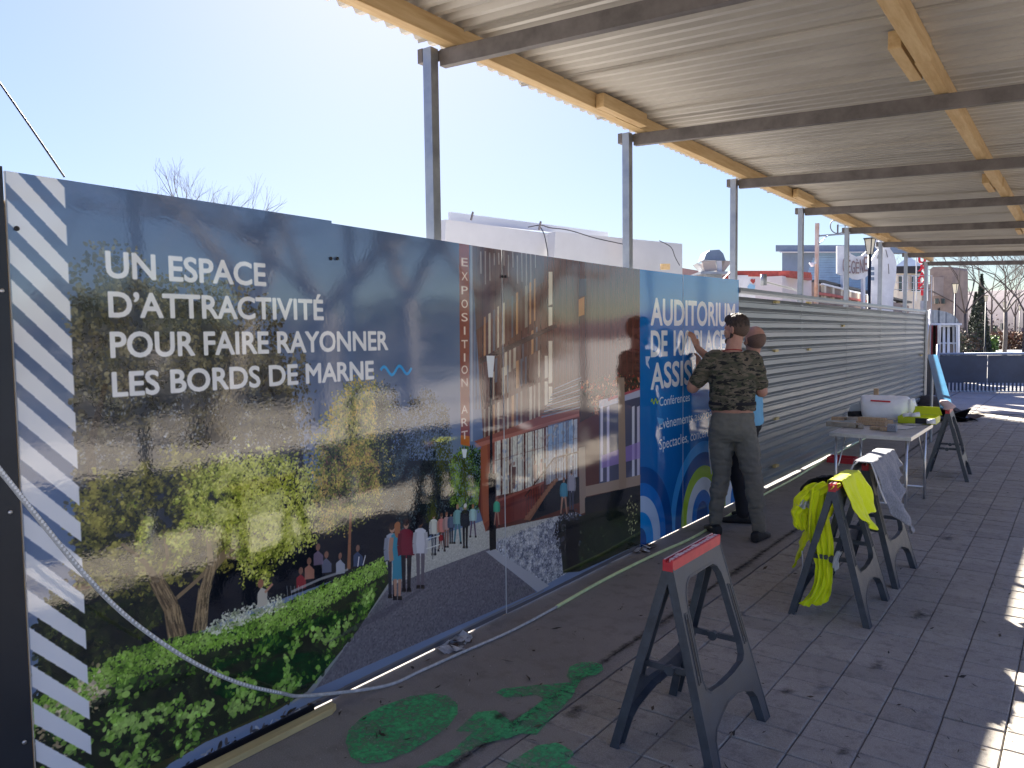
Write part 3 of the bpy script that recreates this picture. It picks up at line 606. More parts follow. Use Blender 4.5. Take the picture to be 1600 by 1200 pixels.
def gadd(pts): v = gpoly(pts); mk.add(v, [tuple(range(len(v)))])
c = atZ(630, 1138, .0045); th = np.linspace(0, 2 * math.pi, 40)[:-1]
E1 = [(540, 1160), (545, 1140), (566, 1120), (595, 1104), (640, 1088), (675, 1083), (700, 1087), (715, 1100), (715, 1115), (700, 1135), (672, 1155), (640, 1175), (600, 1190), (570, 1194), (548, 1183)]
gadd(E1)
gadd([(885, 1056), (890, 1042), (905, 1035), (925, 1034), (940, 1038), (943, 1046), (932, 1054), (912, 1058), (905, 1066), (893, 1066)])
gadd([(775, 1082), (785, 1076), (840, 1070), (893, 1066), (905, 1066), (893, 1090), (862, 1122), (838, 1148), (815, 1146), (800, 1128), (835, 1104), (850, 1092), (838, 1086), (790, 1090)])
gadd([(745, 1112), (775, 1110), (800, 1128), (815, 1146), (800, 1152), (752, 1162), (720, 1180), (700, 1196), (650, 1200), (710, 1170), (738, 1144), (712, 1142), (730, 1126)])
gadd([(838, 1165), (870, 1160), (893, 1172), (897, 1180), (885, 1192), (905, 1200), (905, 1212), (780, 1212), (795, 1192)])
tag(mk.build('road_marking', M['green']), 'worn green painted cyclist symbol across asphalt and pavers', 'road marking')

# dirt along the kerb joint and dark stains
def grime(name, thr, c):
    m = bpy.data.materials.new(name); m.use_nodes = True; n = m.node_tree.nodes; l = m.node_tree.links; b = n['Principled BSDF']; b.inputs['Base Color'].default_value = (*c, 1); b.inputs['Roughness'].default_value = .9
    g = n.new('ShaderNodeNewGeometry'); t = n.new('ShaderNodeTexNoise'); t.inputs['Scale'].default_value = 17; t.inputs['Detail'].default_value = 9; t.inputs['Roughness'].default_value = .8; l.new(g.outputs['Position'], t.inputs[0])
    uv = n.new('ShaderNodeUVMap'); sp = n.new('ShaderNodeSeparateXYZ'); l.new(uv.outputs[0], sp.inputs[0]); a = n.new('ShaderNodeMath'); a.operation = 'MULTIPLY_ADD'; a.inputs[1].default_value = .5; l.new(sp.outputs[0], a.inputs[0]); l.new(t.outputs[0], a.inputs[2])
    r = n.new('ShaderNodeMapRange'); l.new(a.outputs[0], r.inputs[0]); r.inputs[1].default_value = thr; r.inputs[2].default_value = thr + .3; r.inputs[4].default_value = .85; l.new(r.outputs[0], b.inputs['Alpha']); return m
def grime_mesh(name, quads, m):
    me = bpy.data.meshes.new(name); vs = []; fs = []; uv = []
    for fan in quads:
        o = len(vs); vs += [v for v, _ in fan[0]]; uv += [k for _, k in fan[0]]; fs += [tuple(i + o for i in f) for f in fan[1]]
    me.from_pydata(vs, [], fs); me.materials.append(m); u = me.uv_layers.new(name='UVMap')
    for li, lp in enumerate(me.loops): u.data[li].uv = (uv[lp.vertex_index], 0)
    o = bpy.data.objects.new(name, me); COL.objects.link(o); return struct(o, 'stuff')
vv = []; ff = []
for i in range(161):
    y = -2 + i * .125; w1, w2 = .05 + .03 * mnoise.noise((y * 2, 1, 0)), .07 + .05 * mnoise.noise((y * 1.6, 7, 0)); vv += [((.79 - w1, y, .003), 0), ((.805, y, .003), 1), ((.805 + w2, y, .003), 0)]
    if i < 160: k = i * 3; ff += [(k, k + 1, k + 4, k + 3), (k + 1, k + 2, k + 5, k + 4)]
grime_mesh('kerb_dirt', [(vv, ff)], grime('kerb grime', .78, (.03, .026, .02)))
Q = []
for (x, y, r) in ((1100, 1120, .16), (1320, 1175, .10), (1370, 1040, .14), (1150, 960, .16), (1440, 960, .18), (900, 1110, .15), (1290, 900, .2), (1480, 840, .25), (780, 1120, .12), (1230, 1080, .1)):
    p = atZ(x, y, .0036); p.z += .0002 * len(Q); k = 16; Q.append(([((p.x, p.y, p.z), 1)] + [((p.x + r * math.cos(6.283 * j / k) * .8, p.y + r * 1.3 * math.sin(6.283 * j / k), p.z), 0) for j in range(k)], [(0, 1 + j, 1 + (j + 1) % k) for j in range(k)]))
grime_mesh('ground_stains', Q, grime('dark stain', .80, (.05, .045, .042)))

# litter of dry leaves and twigs
b = MB(); r2 = random.Random(3)
for i in range(330):
    if i < 250: px0, py0 = r2.uniform(480, 1600), r2.uniform(860, 1215); P = atZ(px0, py0, .006)
    else: P = Vector((r2.uniform(.1, 2.6), r2.uniform(3, 16), .006))
    if P.x < .06 or P.x > 4: continue
    a = r2.random() * 6.28; L = r2.uniform(.006, .022) * (1.8 if r2.random() < .15 else 1); w = L * r2.uniform(.1, .35); cu = r2.uniform(-.6, .6)
    d = Vector((math.cos(a), math.sin(a), 0)); n_ = Vector((-d.y, d.x, 0)); z = Vector((0, 0, 1))
    b.cur = r2.choice((0, 0, 1))
    p = [P - d * L - n_ * cu * L * .4, P - n_ * w, P + d * L - n_ * cu * L * .4 + z * L * .3, P + n_ * w + z * w]
    b.add(p, [(0, 1, 2), (0, 2, 3)])
M['leaf1'] = mat('dry leaf', (.045, .032, .022), .8); M['leaf2'] = mat('dry twig', (.075, .05, .032), .8)
struct(b.build('leaf_litter', [M['leaf1'], M['leaf2']]), 'stuff')
b = MB()
for i in range(900):
    P = atZ(r2.uniform(480, 1600), r2.uniform(790, 1215), .003); 
    if P.x < .06: continue
    s = r2.uniform(.0012, .0035); b.box(P + Vector((0, 0, s / 2)), (s, s, s), Matrix.Rotation(r2.random() * 3, 3, 'Z'))
struct(b.build('grit', mat('pale grit', (.4, .38, .35), .7)), 'stuff')

# ------------------------------------------------------------------ printed hoarding
hoard = thing('printed_hoarding', 'glossy printed site hoarding with mural, white French lettering and blue auditorium sheet', 'hoarding', (0, 1, 0))
edges = [1.0, 2.30, 3.55, 4.80, 6.05, 7.345]
tops = [(2.190, 2.181), (2.171, 2.156), (2.156, 2.150), (2.150, 2.158), (2.158, 2.180)]
offs = [.0, -.004, .001, -.002, .0]
def printed(name, sa, sb, za, zb, xoff, zb0=.009, label=None, mt=None):
    nS, nZ = 6, 4; vs = []; fs = []; uv = []
    x = .0 + xoff
    for j in range(nZ + 1):
        for i in range(nS + 1):
            s = sa + .0012 + (sb - sa - .0024) * i / nS; zt = za + (zb - za) * i / nS; z = zb0 + (zt - zb0) * j / nZ
            bow = .0012 * math.sin(math.pi * i / nS) * math.sin(math.pi * (j / nZ)) * (1 if int(sa * 3) % 2 else -1)
            vs.append((x + bow, s, z)); uv.append(((s - S0) / (S1 - S0), z / ZT))
    n0 = len(vs); vs += [(x - .012, v[1], v[2]) for v in vs]
    for j in range(nZ):
        for i in range(nS): a = j * (nS + 1) + i; fs.append((a, a + 1, a + nS + 2, a + nS + 1))
    nfr = len(fs)
    for j in range(nZ):
        for i in range(nS): a = j * (nS + 1) + i; fs.append((a + n0, a + nS + 1 + n0, a + nS + 2 + n0, a + 1 + n0))
    bd = [i for i in range(nS + 1)] + [(j + 1) * (nS + 1) - 1 for j in range(1, nZ + 1)] + [nZ * (nS + 1) + i for i in range(nS - 1, -1, -1)] + [j * (nS + 1) for j in range(nZ - 1, 0, -1)]
    o2 = len(vs)
    for k in bd: vs.append((vs[k][0] - .0003, vs[k][1], vs[k][2])); vs.append(vs[k + n0])
    for k in range(len(bd)): a, c2 = o2 + 2 * k, o2 + 2 * ((k + 1) % len(bd)); fs.append((c2, a, a + 1, c2 + 1))
    me = bpy.data.meshes.new(name); me.from_pydata(vs, [], fs); me.materials.append(mt or M['print']); me.materials.append(M['white'])
    u = me.uv_layers.new(name='UVMap')
    for li, lp in enumerate(me.loops): u.data[li].uv = uv[lp.vertex_index % n0] if lp.vertex_index < 2 * n0 else (0, 0)
    for pi, p in enumerate(me.polygons):
        if pi >= nfr: p.material_index = 1 if mt is None else 0
        p.use_smooth = pi < nfr
    me.update(); o = bpy.data.objects.new(name, me); COL.objects.link(o); o.parent = hoard; o.matrix_parent_inverse = parent_inv(hoard)
    if label: o['label'] = label
    return o
lab = ['panel with white diagonal stripes and lettering over dark trees', 'panel with end of the lettering and strolling people', 'panel with brown building and narrow banner', 'panel with pavilion and start of the blue sheet', 'blue panel with auditorium lettering and coloured arches']
for i in range(5): printed('panel', edges[i], edges[i + 1], *tops[i], offs[i], label=lab[i])
printed('panel', -.6, .992, 2.215, 2.20, .012, .0, 'plain dark end panel with small screws', M['anthracite'])
def screw(y, z, x=.0, m='screw', r=.007):
    b = MB(); b.tube([(x, y, z), (x + .004, y, z), (x + .006, y, z)], [r, r, r * .6], 10); return b.build('screw', M[m], hoard, True)
for (x, y) in ((5, 454), (18, 801), (40, 1161)): p = atX(x, y, .024); screw(p.y, p.z, .0125)
for (x, y) in ((26, 357), (517, 404), (527, 404), (785, 432), (790, 432)): p = atX(x, y, .003); screw(p.y, p.z, .002, 'dark', .008)
b = MB(); b.mm((-.05, -.6, .0), (.008, 2.12, .03)); b.build('base_rail', M['dark'], hoard)
for i in range(6):
    b = MB(); b.mm((-.055, edges[i] - .02, .0), (-.014, edges[i] + .02, 2.1)); b.build('backing_batten', M['timber'], hoard)
# offcut of pale plank in front of the base
pk = MB(); pk.prism([(0, 0), (1.62, 0), (1.66, .02), (1.66, .055), (0, .055)], (.105, .52, .002), (0, 1, 0), (-1, 0, 0), .028, N=(0, 0, 1))
tag(pk.build('plank', M['timber_pale'], bevel=.002), 'pale yellow timber plank lying along foot of hoarding', 'plank')

# ------------------------------------------------------------------ corrugated fence
fence = thing('corrugated_fence', 'ribbed grey metal site fence running on from the blue printed sheet', 'fence', (0, 7.4, 0))
ZF0, ZF1, PIT = .02, 2.045, .1
def rib_profile():
    pts = []; n = int(round((ZF1 - ZF0) / PIT)); d = .028
    for i in range(n):
        z = ZF0 + i * PIT; pts += [(0, z), (0, z + .046), (-d, z + .058), (-d, z + .066)]
    pts.append((0, z + PIT)); return pts
prof = rib_profile()
fe = [7.35, 9.40, 11.62, 13.85, 16.08, 18.36]
for i in range(5):
    sa, sb = fe[i] - (.02 if i else 0), fe[i + 1] + .02; b = MB(); xo = -.002 - .002 * (i % 2); n = 7
    vs = []; m_ = len(prof)
    for k in range(n + 1):
        s = sa + (sb - sa) * k / n; w = .006 * mnoise.noise((s * .9, i * 7, 0)) + .004 * mnoise.noise((s * 3, 1, 5))
        for (x, z) in prof: vs.append((x + xo + w + .003 * mnoise.noise((s * 2, z * 3, i)), s, z + .004 * mnoise.noise((s * 1.3, 4, i))))
    vs2 = [(v[0] - .0015, v[1], v[2]) for v in vs]; o = len(vs); fs = []
    for k in range(n):
        for j in range(m_ - 1): a = k * m_ + j; fs += [(a, a + m_, a + m_ + 1, a + 1), (a + o, a + 1 + o, a + m_ + 1 + o, a + m_ + o)]
    for j in range(m_ - 1): fs += [(j, j + 1, j + 1 + o, j + o), (n * m_ + j, n * m_ + j + o, n * m_ + j + 1 + o, n * m_ + j + 1)]
    b.add(vs + vs2, fs); b.build('fence_sheet', M['sheet_wall'], fence)
b = MB()
for i in range(5): b.prism([(-.07, 0), (.012, 0), (.016, .02), (.012, .052), (-.07, .052)], (0, fe[i] + (.001 if i else .002), 2.055), (1, 0, 0), (0, 0, 1), (fe[i + 1] - fe[i]) - .003, N=(0, 1, 0))
b.build('cap_rail', M['steel'], fence)
for (x, y) in ((1215, 472), (1265, 473), (1213, 548), (1265, 546), (1214, 654), (1214, 728), (1318, 509), (1440, 555)):
    p = atX(x, y, .012); b = MB(); b.mm((-.02, p.y - .055, p.z - .014), (.02, p.y + .055, p.z + .014)); b.build('fixing_block', M['timber_pale'], fence)
# bent sheet ends showing at the second joint
for k in range(6):
    p = atX(1251, 470 + k * 9, .006); b = MB(); b.prism([(0, 0), (.06, .02), (.06, .028), (.0, .008)], p, (0, 1, 0), (0, 0, 1), .003); b.build('bent_edge', M['steel'], fence)
b = MB()
for s in np.arange(18.22, 18.42, .1): b.tube([(.0 + .01 * math.sin(s * 9), s, 0), (.01, s, 2.1)], .018, 6)
b.build('end_post', M['steel'], fence)

# ------------------------------------------------------------------ canopy
can = thing('canopy', 'temporary walkway canopy of ribbed sheets on timber purlins and steel posts', 'canopy', (0, 3, 0))
PS, PP, SL = 3.029, 2.1318, -.0528
XR = 3.15
for i in range(-2, 8):
    s = PS + PP * i + (.012 * i * i if i > 0 else 0); zc = 3.153
    def cpost(x, zt):
        b = MB(); b.prism([(-.028, -.028), (.028, -.028), (.028, .028), (.021, .028), (.021, -.021), (-.021, -.021), (-.021, .028), (-.028, .028)], (x, s, 0), (1, 0, 0), (0, 1, 0), zt, N=(0, 0, 1)); return b
    cpost(-.052, zc).build('post', M['steel'], can)
    cpost(XR, zc + SL * XR - .1).build('post', M['steel'], can)
    b = MB(); t = .085
    b.prism([(-.0, 0), (.045, 0), (.045, .006), (.006, .006), (.006, t - .006), (.045, t - .006), (.045, t), (0, t)], (-.02, s + .036, zc - t - .0), (0, 1, 0), (0, 0, 1), 3.55, N=Vector((1, 0, SL)).normalized())
    b.build('beam', M['steel_dark'], can)
    b = MB(); b.mm((-.115, s - .03, zc - .07), (-.082, s + .03, zc + .002)); b.mm((-.082, s + .0345, zc - .06), (-.02, s + .0365, zc - .005)); b.build('bracket', M['steel_dark'], can)
def purlin(x, ya, yb, w=.07, h=.1, dz=0.):
    z = 3.156 + SL * x + dz; b = MB(); b.mm((x - w / 2, ya, z), (x + w / 2, yb, z + h)); b.build('purlin', M['timber'], can, bevel=.002)
XE = .045
for x, splits in ((XE, (-2, 1.1, 4.75, 9.0, 13.3, 18.62)), (2.0, (-2, 1.0, 4.55, 8.9, 13.2, 18.62)), (3.3, (-2, 3, 8, 13, 18.62))):
    for k in range(len(splits) - 1):
        purlin(x + (.0 if k % 2 == 0 else .008), splits[k] + .002, splits[k + 1] - .002, .072)
        if k and x < 3: purlin(x + (.078 if x < 1 else -.08), splits[k] - .28, splits[k] + .34, .06, .09, .002)
def roof_sheet(ya, yb, x0=-.24, x1=3.55, dz=0.):
    n = 9; y_last = yb; vs = []; pr = []
    for i in range(n):
        y = ya + i * .106; pr += [(y, .0), (y + .034, .0), (y + .053, .026), (y + .087, .026)]
    pr.append((ya + n * .106, 0)); pr.append((y_last, .0)); pr.append((y_last + .001, -.014)); m_ = len(pr); n2 = 6
    for k in range(n2 + 1):
        x = x0 + (x1 - x0) * k / n2
        for (y, z) in pr: vs.append((x, y, 3.258 + SL * x + z + dz + .003 * mnoise.noise((x, y, 1))))
    o = len(vs); vs += [(v[0], v[1], v[2] + .0018) for v in vs]; fs = []
    for k in range(n2):
        for j in range(m_ - 1): a = k * m_ + j; fs += [(a, a + 1, a + m_ + 1, a + m_), (a + o, a + m_ + o, a + m_ + 1 + o, a + 1 + o)]
    for j in range(m_ - 1): fs += [(j, j + o, j + 1 + o, j + 1), (n2 * m_ + j, n2 * m_ + j + 1, n2 * m_ + j + 1 + o, n2 * m_ + j + o)]
    for k in range(n2): fs += [(k * m_, (k + 1) * m_, (k + 1) * m_ + o, k * m_ + o), (k * m_ + m_ - 1, k * m_ + m_ - 1 + o, (k + 1) * m_ + m_ - 1 + o, (k + 1) * m_ + m_ - 1)]
    b = MB(); b.add(vs, fs); return b.build('roof_sheet', M['sheet'], can)
y = 4.07 - .955 * 6; k = 0
while y < 17.7: roof_sheet(y + .0, y + .975, dz=.0 + .004 * (k % 2)); y += .955; k += 1

# ------------------------------------------------------------------ rope light and cable
M['rope'] = mat('clear rope light', (.52, .54, .55), .3, 0, .2, 40, coat=.3)
M['rope2'] = mat('yellowish rope light', lin(214, 232, 170), .35, 0, .12, 12)
def spl(pts, n=8):
    P = [Vector(p) for p in pts]; out = []
    for i in range(len(P) - 1):
        p0, p1, p2, p3 = P[max(i - 1, 0)], P[i], P[i + 1], P[min(i + 2, len(P) - 1)]
        for k in range(n):
            t = k / n; out.append(.5 * ((2 * p1) + (p2 - p0) * t + (2 * p0 - 5 * p1 + 4 * p2 - p3) * t * t + (3 * p1 - p0 - 3 * p2 + p3) * t ** 3))
    return out + [P[-1]]
pa = [atX(-60, 660, .42), atX(0, 735, .38), atX(60, 810, .33), atX(130, 895, .28), atX(200, 965, .23), atX(290, 1028, .19), atX(370, 1066, .15), atX(440, 1083, .1)]
g = [(500, 1086), (545, 1083), (600, 1072), (660, 1047), (720, 1020), (800, 985), (870, 948)]
rope = thing('rope_light', 'clear rope light sagging across the mural and trailing on the asphalt', 'rope light', tuple(atZ(600, 1072, 0)))
pg = [atX(480, 1087, .06)] + [atZ(x, y, .012) for x, y in g[2:]]
b = MB(); seg = spl(pa + pg); b.tube(seg, .0078, 8); b.build('tube', M['rope'], rope, True)
b = MB()
for i in range(len(pa) * 8 - 8):
    for q in (0, .5):
        p = seg[i].lerp(seg[i + 1], q); b.box(p + Vector((.007, 0, .002)), (.005, .006, .008))
b.build('diode', mat('white diode', (.85, .88, .9), .3), rope)
gr = [(870, 948), (940, 908), (1020, 868), (1090, 836), (1150, 798), (1195, 772), (1240, 748), (1300, 712), (1370, 676), (1430, 648)]
b = MB(); b.tube(spl([atZ(x, y, .01) + Vector((0, 0, .0)) for x, y in gr]), .011, 8); o = b.build('tube', M['rope2'], rope, True); o['label'] = 'pale lime stretch of the rope light'
b = MB(); b.tube([atX(-90, 0, 0) , atX(0, 130, 0), atX(50, 202, 0), atX(101, 277, .0)], .0035, 6)
tag(b.build('cable', M['dark']), 'thin dark cable running down to the top of the mural', 'cable')

# torn wrapping and crumbs at the wall foot
def scrap(name, c, r, n, m, label, seed):
    rr = random.Random(seed); b = MB()
    for i in range(n):
        a = rr.random() * 6.28; d = r * math.sqrt(rr.random()); P = Vector(c) + Vector((math.cos(a) * d * .6, math.sin(a) * d, .004 + rr.random() * .012)); s = rr.uniform(.02, .07) * r / .15
        nrm = Vector((rr.uniform(-.5, .5), rr.uniform(-.5, .5), 1)).normalized(); u = nrm.orthogonal().normalized(); v = nrm.cross(u)
        k = rr.randint(4, 6); vv = [P + (u * math.cos(6.28 * j / k) + v * math.sin(6.28 * j / k)) * s * rr.uniform(.5, 1.2) for j in range(k)]
        vv = [Vector((q.x, q.y, max(q.z, .004 + .001 * i / n))) for q in vv]; b.cur = 0 if rr.random() < .72 else 1; b.add(vv, [tuple(range(k))])
    return tag(b.build(name, m), label, 'litter')
M['scrap'] = mat('torn white film', (.52, .54, .56), .5, 0, .3, 30); M['scrap2'] = mat('brown debris', (.10, .06, .04), .8)
p = atZ(712, 1006, 0); scrap('torn_film', (p.x, p.y, 0), .13, 26, [M['scrap'], M['scrap2']], 'torn white film lying below the strolling people of the mural', 2)
p = atZ(1003, 858, 0); scrap('debris_heap', (p.x, p.y, 0), .14, 26, [M['scrap2'], M['scrap']], 'brown and white debris at foot of the blue sheet', 4)
p = atZ(1462, 655, 0); scrap('dark_rubble', (p.x, p.y + .4, 0), .9, 40, [M['dark'], M['scrap2']], 'dark rubble on the ground at the far fence end', 6)
p = atZ(1505, 657, 0); scrap('black_sheeting', (p.x, p.y, 0), .35, 18, [M['dark'], M['dark']], 'small scrap of black sheeting right of farthest sawhorse', 8)
# ------------------------------------------------------------------ sawhorses
HX, HH, SPLAY = .0, .785, .222     # half foot spread across
def horse_frame(sg, flen=.60, tlen=.47):
    """one moulded leg frame: tapered legs, arched web low down, opening, foot notch"""
    n_ = 14; U = Vector((0, 1, 0)); a = math.atan2(SPLAY - .018, HH - .03); V = Vector((-sg * math.sin(a), 0, math.cos(a))); H = (HH - .03) / math.cos(a)
    O = Vector((sg * SPLAY, 0, .0))
    N = U.cross(V); N = N if N.x * sg > 0 else -N
    def hw(v): return flen / 2 + (tlen / 2 - flen / 2) * v / H
    outer = []; 
    def pv(u, v): return (u, v)
    lw = .075
    # outer silhouette with the arch between the feet
    L = [(-hw(0), 0), (-hw(0) + .055, 0)]
    arch = [(-hw(0) + .066, .075), (-hw(0) + .075, .12), (-hw(0) + .105, .155), (-.11, .185), (-.05, .20), (.05, .20), (.11, .185), (hw(0) - .105, .155), (hw(0) - .075, .12), (hw(0) - .066, .075)]
    outer = L + arch + [(hw(0) - .055, 0), (hw(0), 0), (hw(H), H), (-hw(H), H)]
    def iw(v): return hw(v) - .060
    hole = [(-iw(.33), .345), (-iw(.3) + .012, .305), (-iw(.28) + .045, .283), (-.06, .272), (.06, .272), (iw(.28) - .045, .283), (iw(.3) - .012, .305), (iw(.33), .345),
            (iw(H - .16), H - .16), (iw(H - .12) - .008, H - .118), (iw(H - .1) - .03, H - .085), (iw(H - .08) - .065, H - .066), (-iw(H - .08) + .065, H - .066), (-iw(H - .1) + .03, H - .085), (-iw(H - .12) + .008, H - .118), (-iw(H - .16), H - .16)]
    def plate(outer, hole, d0, d1):
        bm = bmesh.new()
        def lp(poly): vv = [bm.verts.new(O + U * p[0] + V * p[1] + N * d0) for p in poly]; return [bm.edges.new((vv[i], vv[(i + 1) % len(vv)])) for i in range(len(vv))]
        e = lp(outer) + lp(hole)
        r = bmesh.ops.triangle_fill(bm, edges=e, use_beauty=True)
        fs = [f for f in bm.faces]; ex = bmesh.ops.extrude_face_region(bm, geom=fs); vv = [g for g in ex['geom'] if isinstance(g, bmesh.types.BMVert)]
        bmesh.ops.translate(bm, verts=vv, vec=N * (d1 - d0)); return bm
    def shrink(poly, k, c=(0, .4)): return poly
    bm = plate(outer, hole, -.006, .0)
    me = bpy.data.meshes.new('leg_frame'); bmesh.ops.recalc_face_normals(bm, faces=bm.faces); bm.to_mesh(me); bm.free()
    b = MB(); b.add([v.co for v in me.vertices], [tuple(p.vertices) for p in me.polygons]); bpy.data.meshes.remove(me)
    # rims: flanges along the outline and the opening, turned inward like the moulded plastic
    def rim(poly, w, t, closed=True):
        n = len(poly)
        for i in range(n if closed else n - 1):
            p, q = poly[i], poly[(i + 1) % n]; A = O + U * p[0] + V * p[1]; B = O + U * q[0] + V * q[1]; A -= N * (w / 2 - .002); B -= N * (w / 2 - .002)
            d = (B - A).normalized(); b.bar(A - d * t * .4, B + d * t * .4, t, w, up=N)
    rim(outer, .036, .007); rim(hole, .030, .007)
    for u in (-1, 1):                                     # raised panel with the dark slot on each leg
        for k0, k1, w, h_ in ((.34, .60, .024, .006),):
            A = O + U * (u * (hw(k0) - .030)) + V * k0 + N * .001; B = O + U * (u * (hw(k1) - .030)) + V * k1 + N * .001
            for off in (-.010, .010): b.bar(A + U * off, B + U * off, .004, .006, up=N)
            b.bar(A - U * .010, A + U * .010, .004, .006, up=N); b.bar(B - U * .010, B + U * .010, .004, .006, up=N)
    b.cur = 1
    for u in (-1, 1):
        A = O + U * (u * (hw(.36) - .030)) + V * .37 + N * .0012; B = O + U * (u * (hw(.6) - .030)) + V * .58 + N * .0012; b.bar(A, B, .007, .003, up=N)
    b.cur = 0
    return b
def make_horse():
    t = thing('sawhorse', 'x', 'sawhorse', group='folding plastic sawhorses')
    for sg in (1, -1): horse_frame(sg).build('leg_frame', [M['black_plastic'], M['dark']], t, bevel=0)
    b = MB(); w = .043
    b.prism([(-w / 2, 0), (w / 2, 0), (w / 2, .042), (w / 2 - .004, .045), (w / 2 - .01, .045), (w / 2 - .011, .034), (-w / 2 + .011, .034), (-w / 2 + .01, .045), (-w / 2 + .004, .045), (-w / 2, .042)], (0, -.24, HH - .046), (1, 0, 0), (0, 0, 1), .48, N=(0, 1, 0))
    for k in range(15):
        b.cur = 1
        if k % 5 == 2: b.mm((-.006, -.225 + k * .031, HH - .012), (.0135, -.225 + k * .031 + .030, HH + .0005))
        else: b.mm((.0, -.225 + k * .031, HH - .012), (.0135, -.225 + k * .031 + .018, HH + .0005))
    b.mm((-w / 2 + .0045, -.238, HH - .004), (-w / 2 + .0095, .238, HH + .0005)); b.cur = 0
    b.build('top_rail', [M['red_plastic'], mat('painted sky highlight', (.72, .50, .50), .3)], t)  # pale pink teeth and rim strip hold the sky's reflection as fixed colour
    for u in (-1, 1):
        for (zz, hw_) in ((.345, .126), ):
            b = MB(); y = u * .215; b.mm((-hw_ + .001, y - .007, zz - .012), (-.022, y + .007, zz + .012)); b.mm((.022, y - .007, zz - .012), (hw_, y + .007, zz + .012)); b.mm((-.024, y - .010, zz - .008), (.024, y + .010, zz + .008))
            b.tube([(0, y - .013, zz - .006), (0, y + .013, zz - .006)], .020, 12); b.build('hinge_brace', M['black_plastic'], t)
    return t
h0 = make_horse()
spots = [((1.448, 2.925), .0, 'nearest sawhorse with dark grey frames and bare red top, in the foreground'),
         ((1.568, 4.83), .02, 'second sawhorse, half covered by the yellow vest'),
         ((1.580, 5.66), -.03, 'sawhorse hidden under the grey towel'),
         ((1.50, 9.93), .05, 'farthest sawhorse beside the table, carrying the long blue board')]
for i, ((x, y), a, lb) in enumerate(spots):
    o = h0 if i == 0 else copy_tree(h0); o.location = (x, y, 0); o.rotation_euler = (0, 0, a); o['label'] = lb
copy_children_fix = None

# ------------------------------------------------------------------ draped cloth over a sawhorse
def drape(name, cx, y0, y1, zt, left, right, m, seed, fold=.02, parent=None, thick=.006, splay=.29, hemfn=None, wid=.03):
    """cloth running over the top rail (x = cx) with hanging ends; left/right(t) give the drop on each side along t in 0..1"""
    nU, nV = 44, 64; vs = []; fs = []
    for i in range(nU + 1):
        t = i / nU; y = y0 + (y1 - y0) * t; Lf, Rt = left(t), right(t)
        for j in range(nV + 1):
            q = -Lf + (Lf + Rt) * j / nV; a = abs(q); sg = 1 if q > 0 else -1
            if a < wid: x = q; z = 0
            else: dd = a - wid; x = sg * (wid + dd * splay); z = -dd * math.sqrt(1 - splay ** 2)
            k = min(1, a / .3); w = fold * k
            x += w * (mnoise.noise((t * 4.5, seed, q * .8)) * 1.6 + .9 * mnoise.noise((t * 11, seed + 5, q * 5)) + .35 * mnoise.noise((t * 26, seed + 2, q * 14))) * 1. + .004 * mnoise.noise((t * 9, q * 20, seed)) + sg * .008
            yy = y + w * .9 * mnoise.noise((t * 5, seed + 9, q * 2.5)) + k * .02 * math.sin(t * 7 + seed)
            z += .006 * mnoise.noise((t * 8, q * 14, seed + 3)) * (0.3 if a < wid else 1.)
            vs.append((cx + x, yy, zt + z))
    for i in range(nU):
        for j in range(nV): a = i * (nV + 1) + j; fs.append((a, a + 1, a + nV + 2, a + nV + 1))
    b = MB(); b.add(vs, fs); o = b.build(name, m, parent, True)
    s = o.modifiers.new('s', 'SOLIDIFY'); s.thickness = thick; s.offset = 1
    return o
def weave(name, c1, c2, sc=260, rough=.9):
    m = mat(name, c1, rough, 0, base2=c2, vscale=sc, bump=.3, bscale=sc, stretch=(1, 1, .35)); m.node_tree.nodes['Principled BSDF'].inputs['Sheen Weight'].default_value = .15; return m
M['towel'] = weave('grey melange towel', (.30, .31, .35), (.17, .18, .21), 160)
M['towel_edge'] = mat('pale hem', (.62, .62, .64), .8)
M['vest'] = weave('fluorescent yellow mesh', (.90, .97, .01), (.80, .90, .0), 300, .75)
_v = M['vest'].node_tree.nodes['Principled BSDF']
M['reflect'] = mat('grey reflective strip', (.52, .54, .54), .35, .1)
top = HH + .006
tw = thing('towel', 'grey melange towel with pale hem draped over the third sawhorse', 'towel', (1.58, 5.4, top))
drape('cloth', 1.585, 5.30, 5.97, top + .022, lambda t: .34 + .16 * math.sin(t * 3 + .3), lambda t: .36 + .24 * math.exp(-((t - .25) / .16) ** 2) - .20 * t, M['towel'], 3.1, .05, tw, splay=.38, wid=.045)
b = MB()
def hem(t, q0, q1):
    out = []
    for k in range(14):
        q = q0 + (q1 - q0) * k / 13; a = abs(q); sg = 1 if q > 0 else -1; sp = .29
        x, z = (q, 0) if a < .03 else (sg * (.03 + (a - .03) * sp), -(a - .03) * .957)
        out.append((1.585 + x * 1.2 + sg * .01, 5.295 + .01 * math.sin(k), top + z + .027))
    return out
b.tube(hem(0, -.28, .30), .006, 6); b.build('hem', M['towel_edge'], tw, True)
vest = thing('safety_vest', 'fluorescent yellow safety vest hanging over the second sawhorse', 'vest', (1.568, 4.83, top))
drape('body_panel', 1.568, 4.66, 5.06, top + .006, lambda t: .36 + .30 * math.exp(-((t - .25) / .18) ** 2), lambda t: .22 + .12 * math.sin(t * 2.6) + .025 * math.sin(t * 13), M['vest'], 7.7, .05, vest, .004, splay=.36)
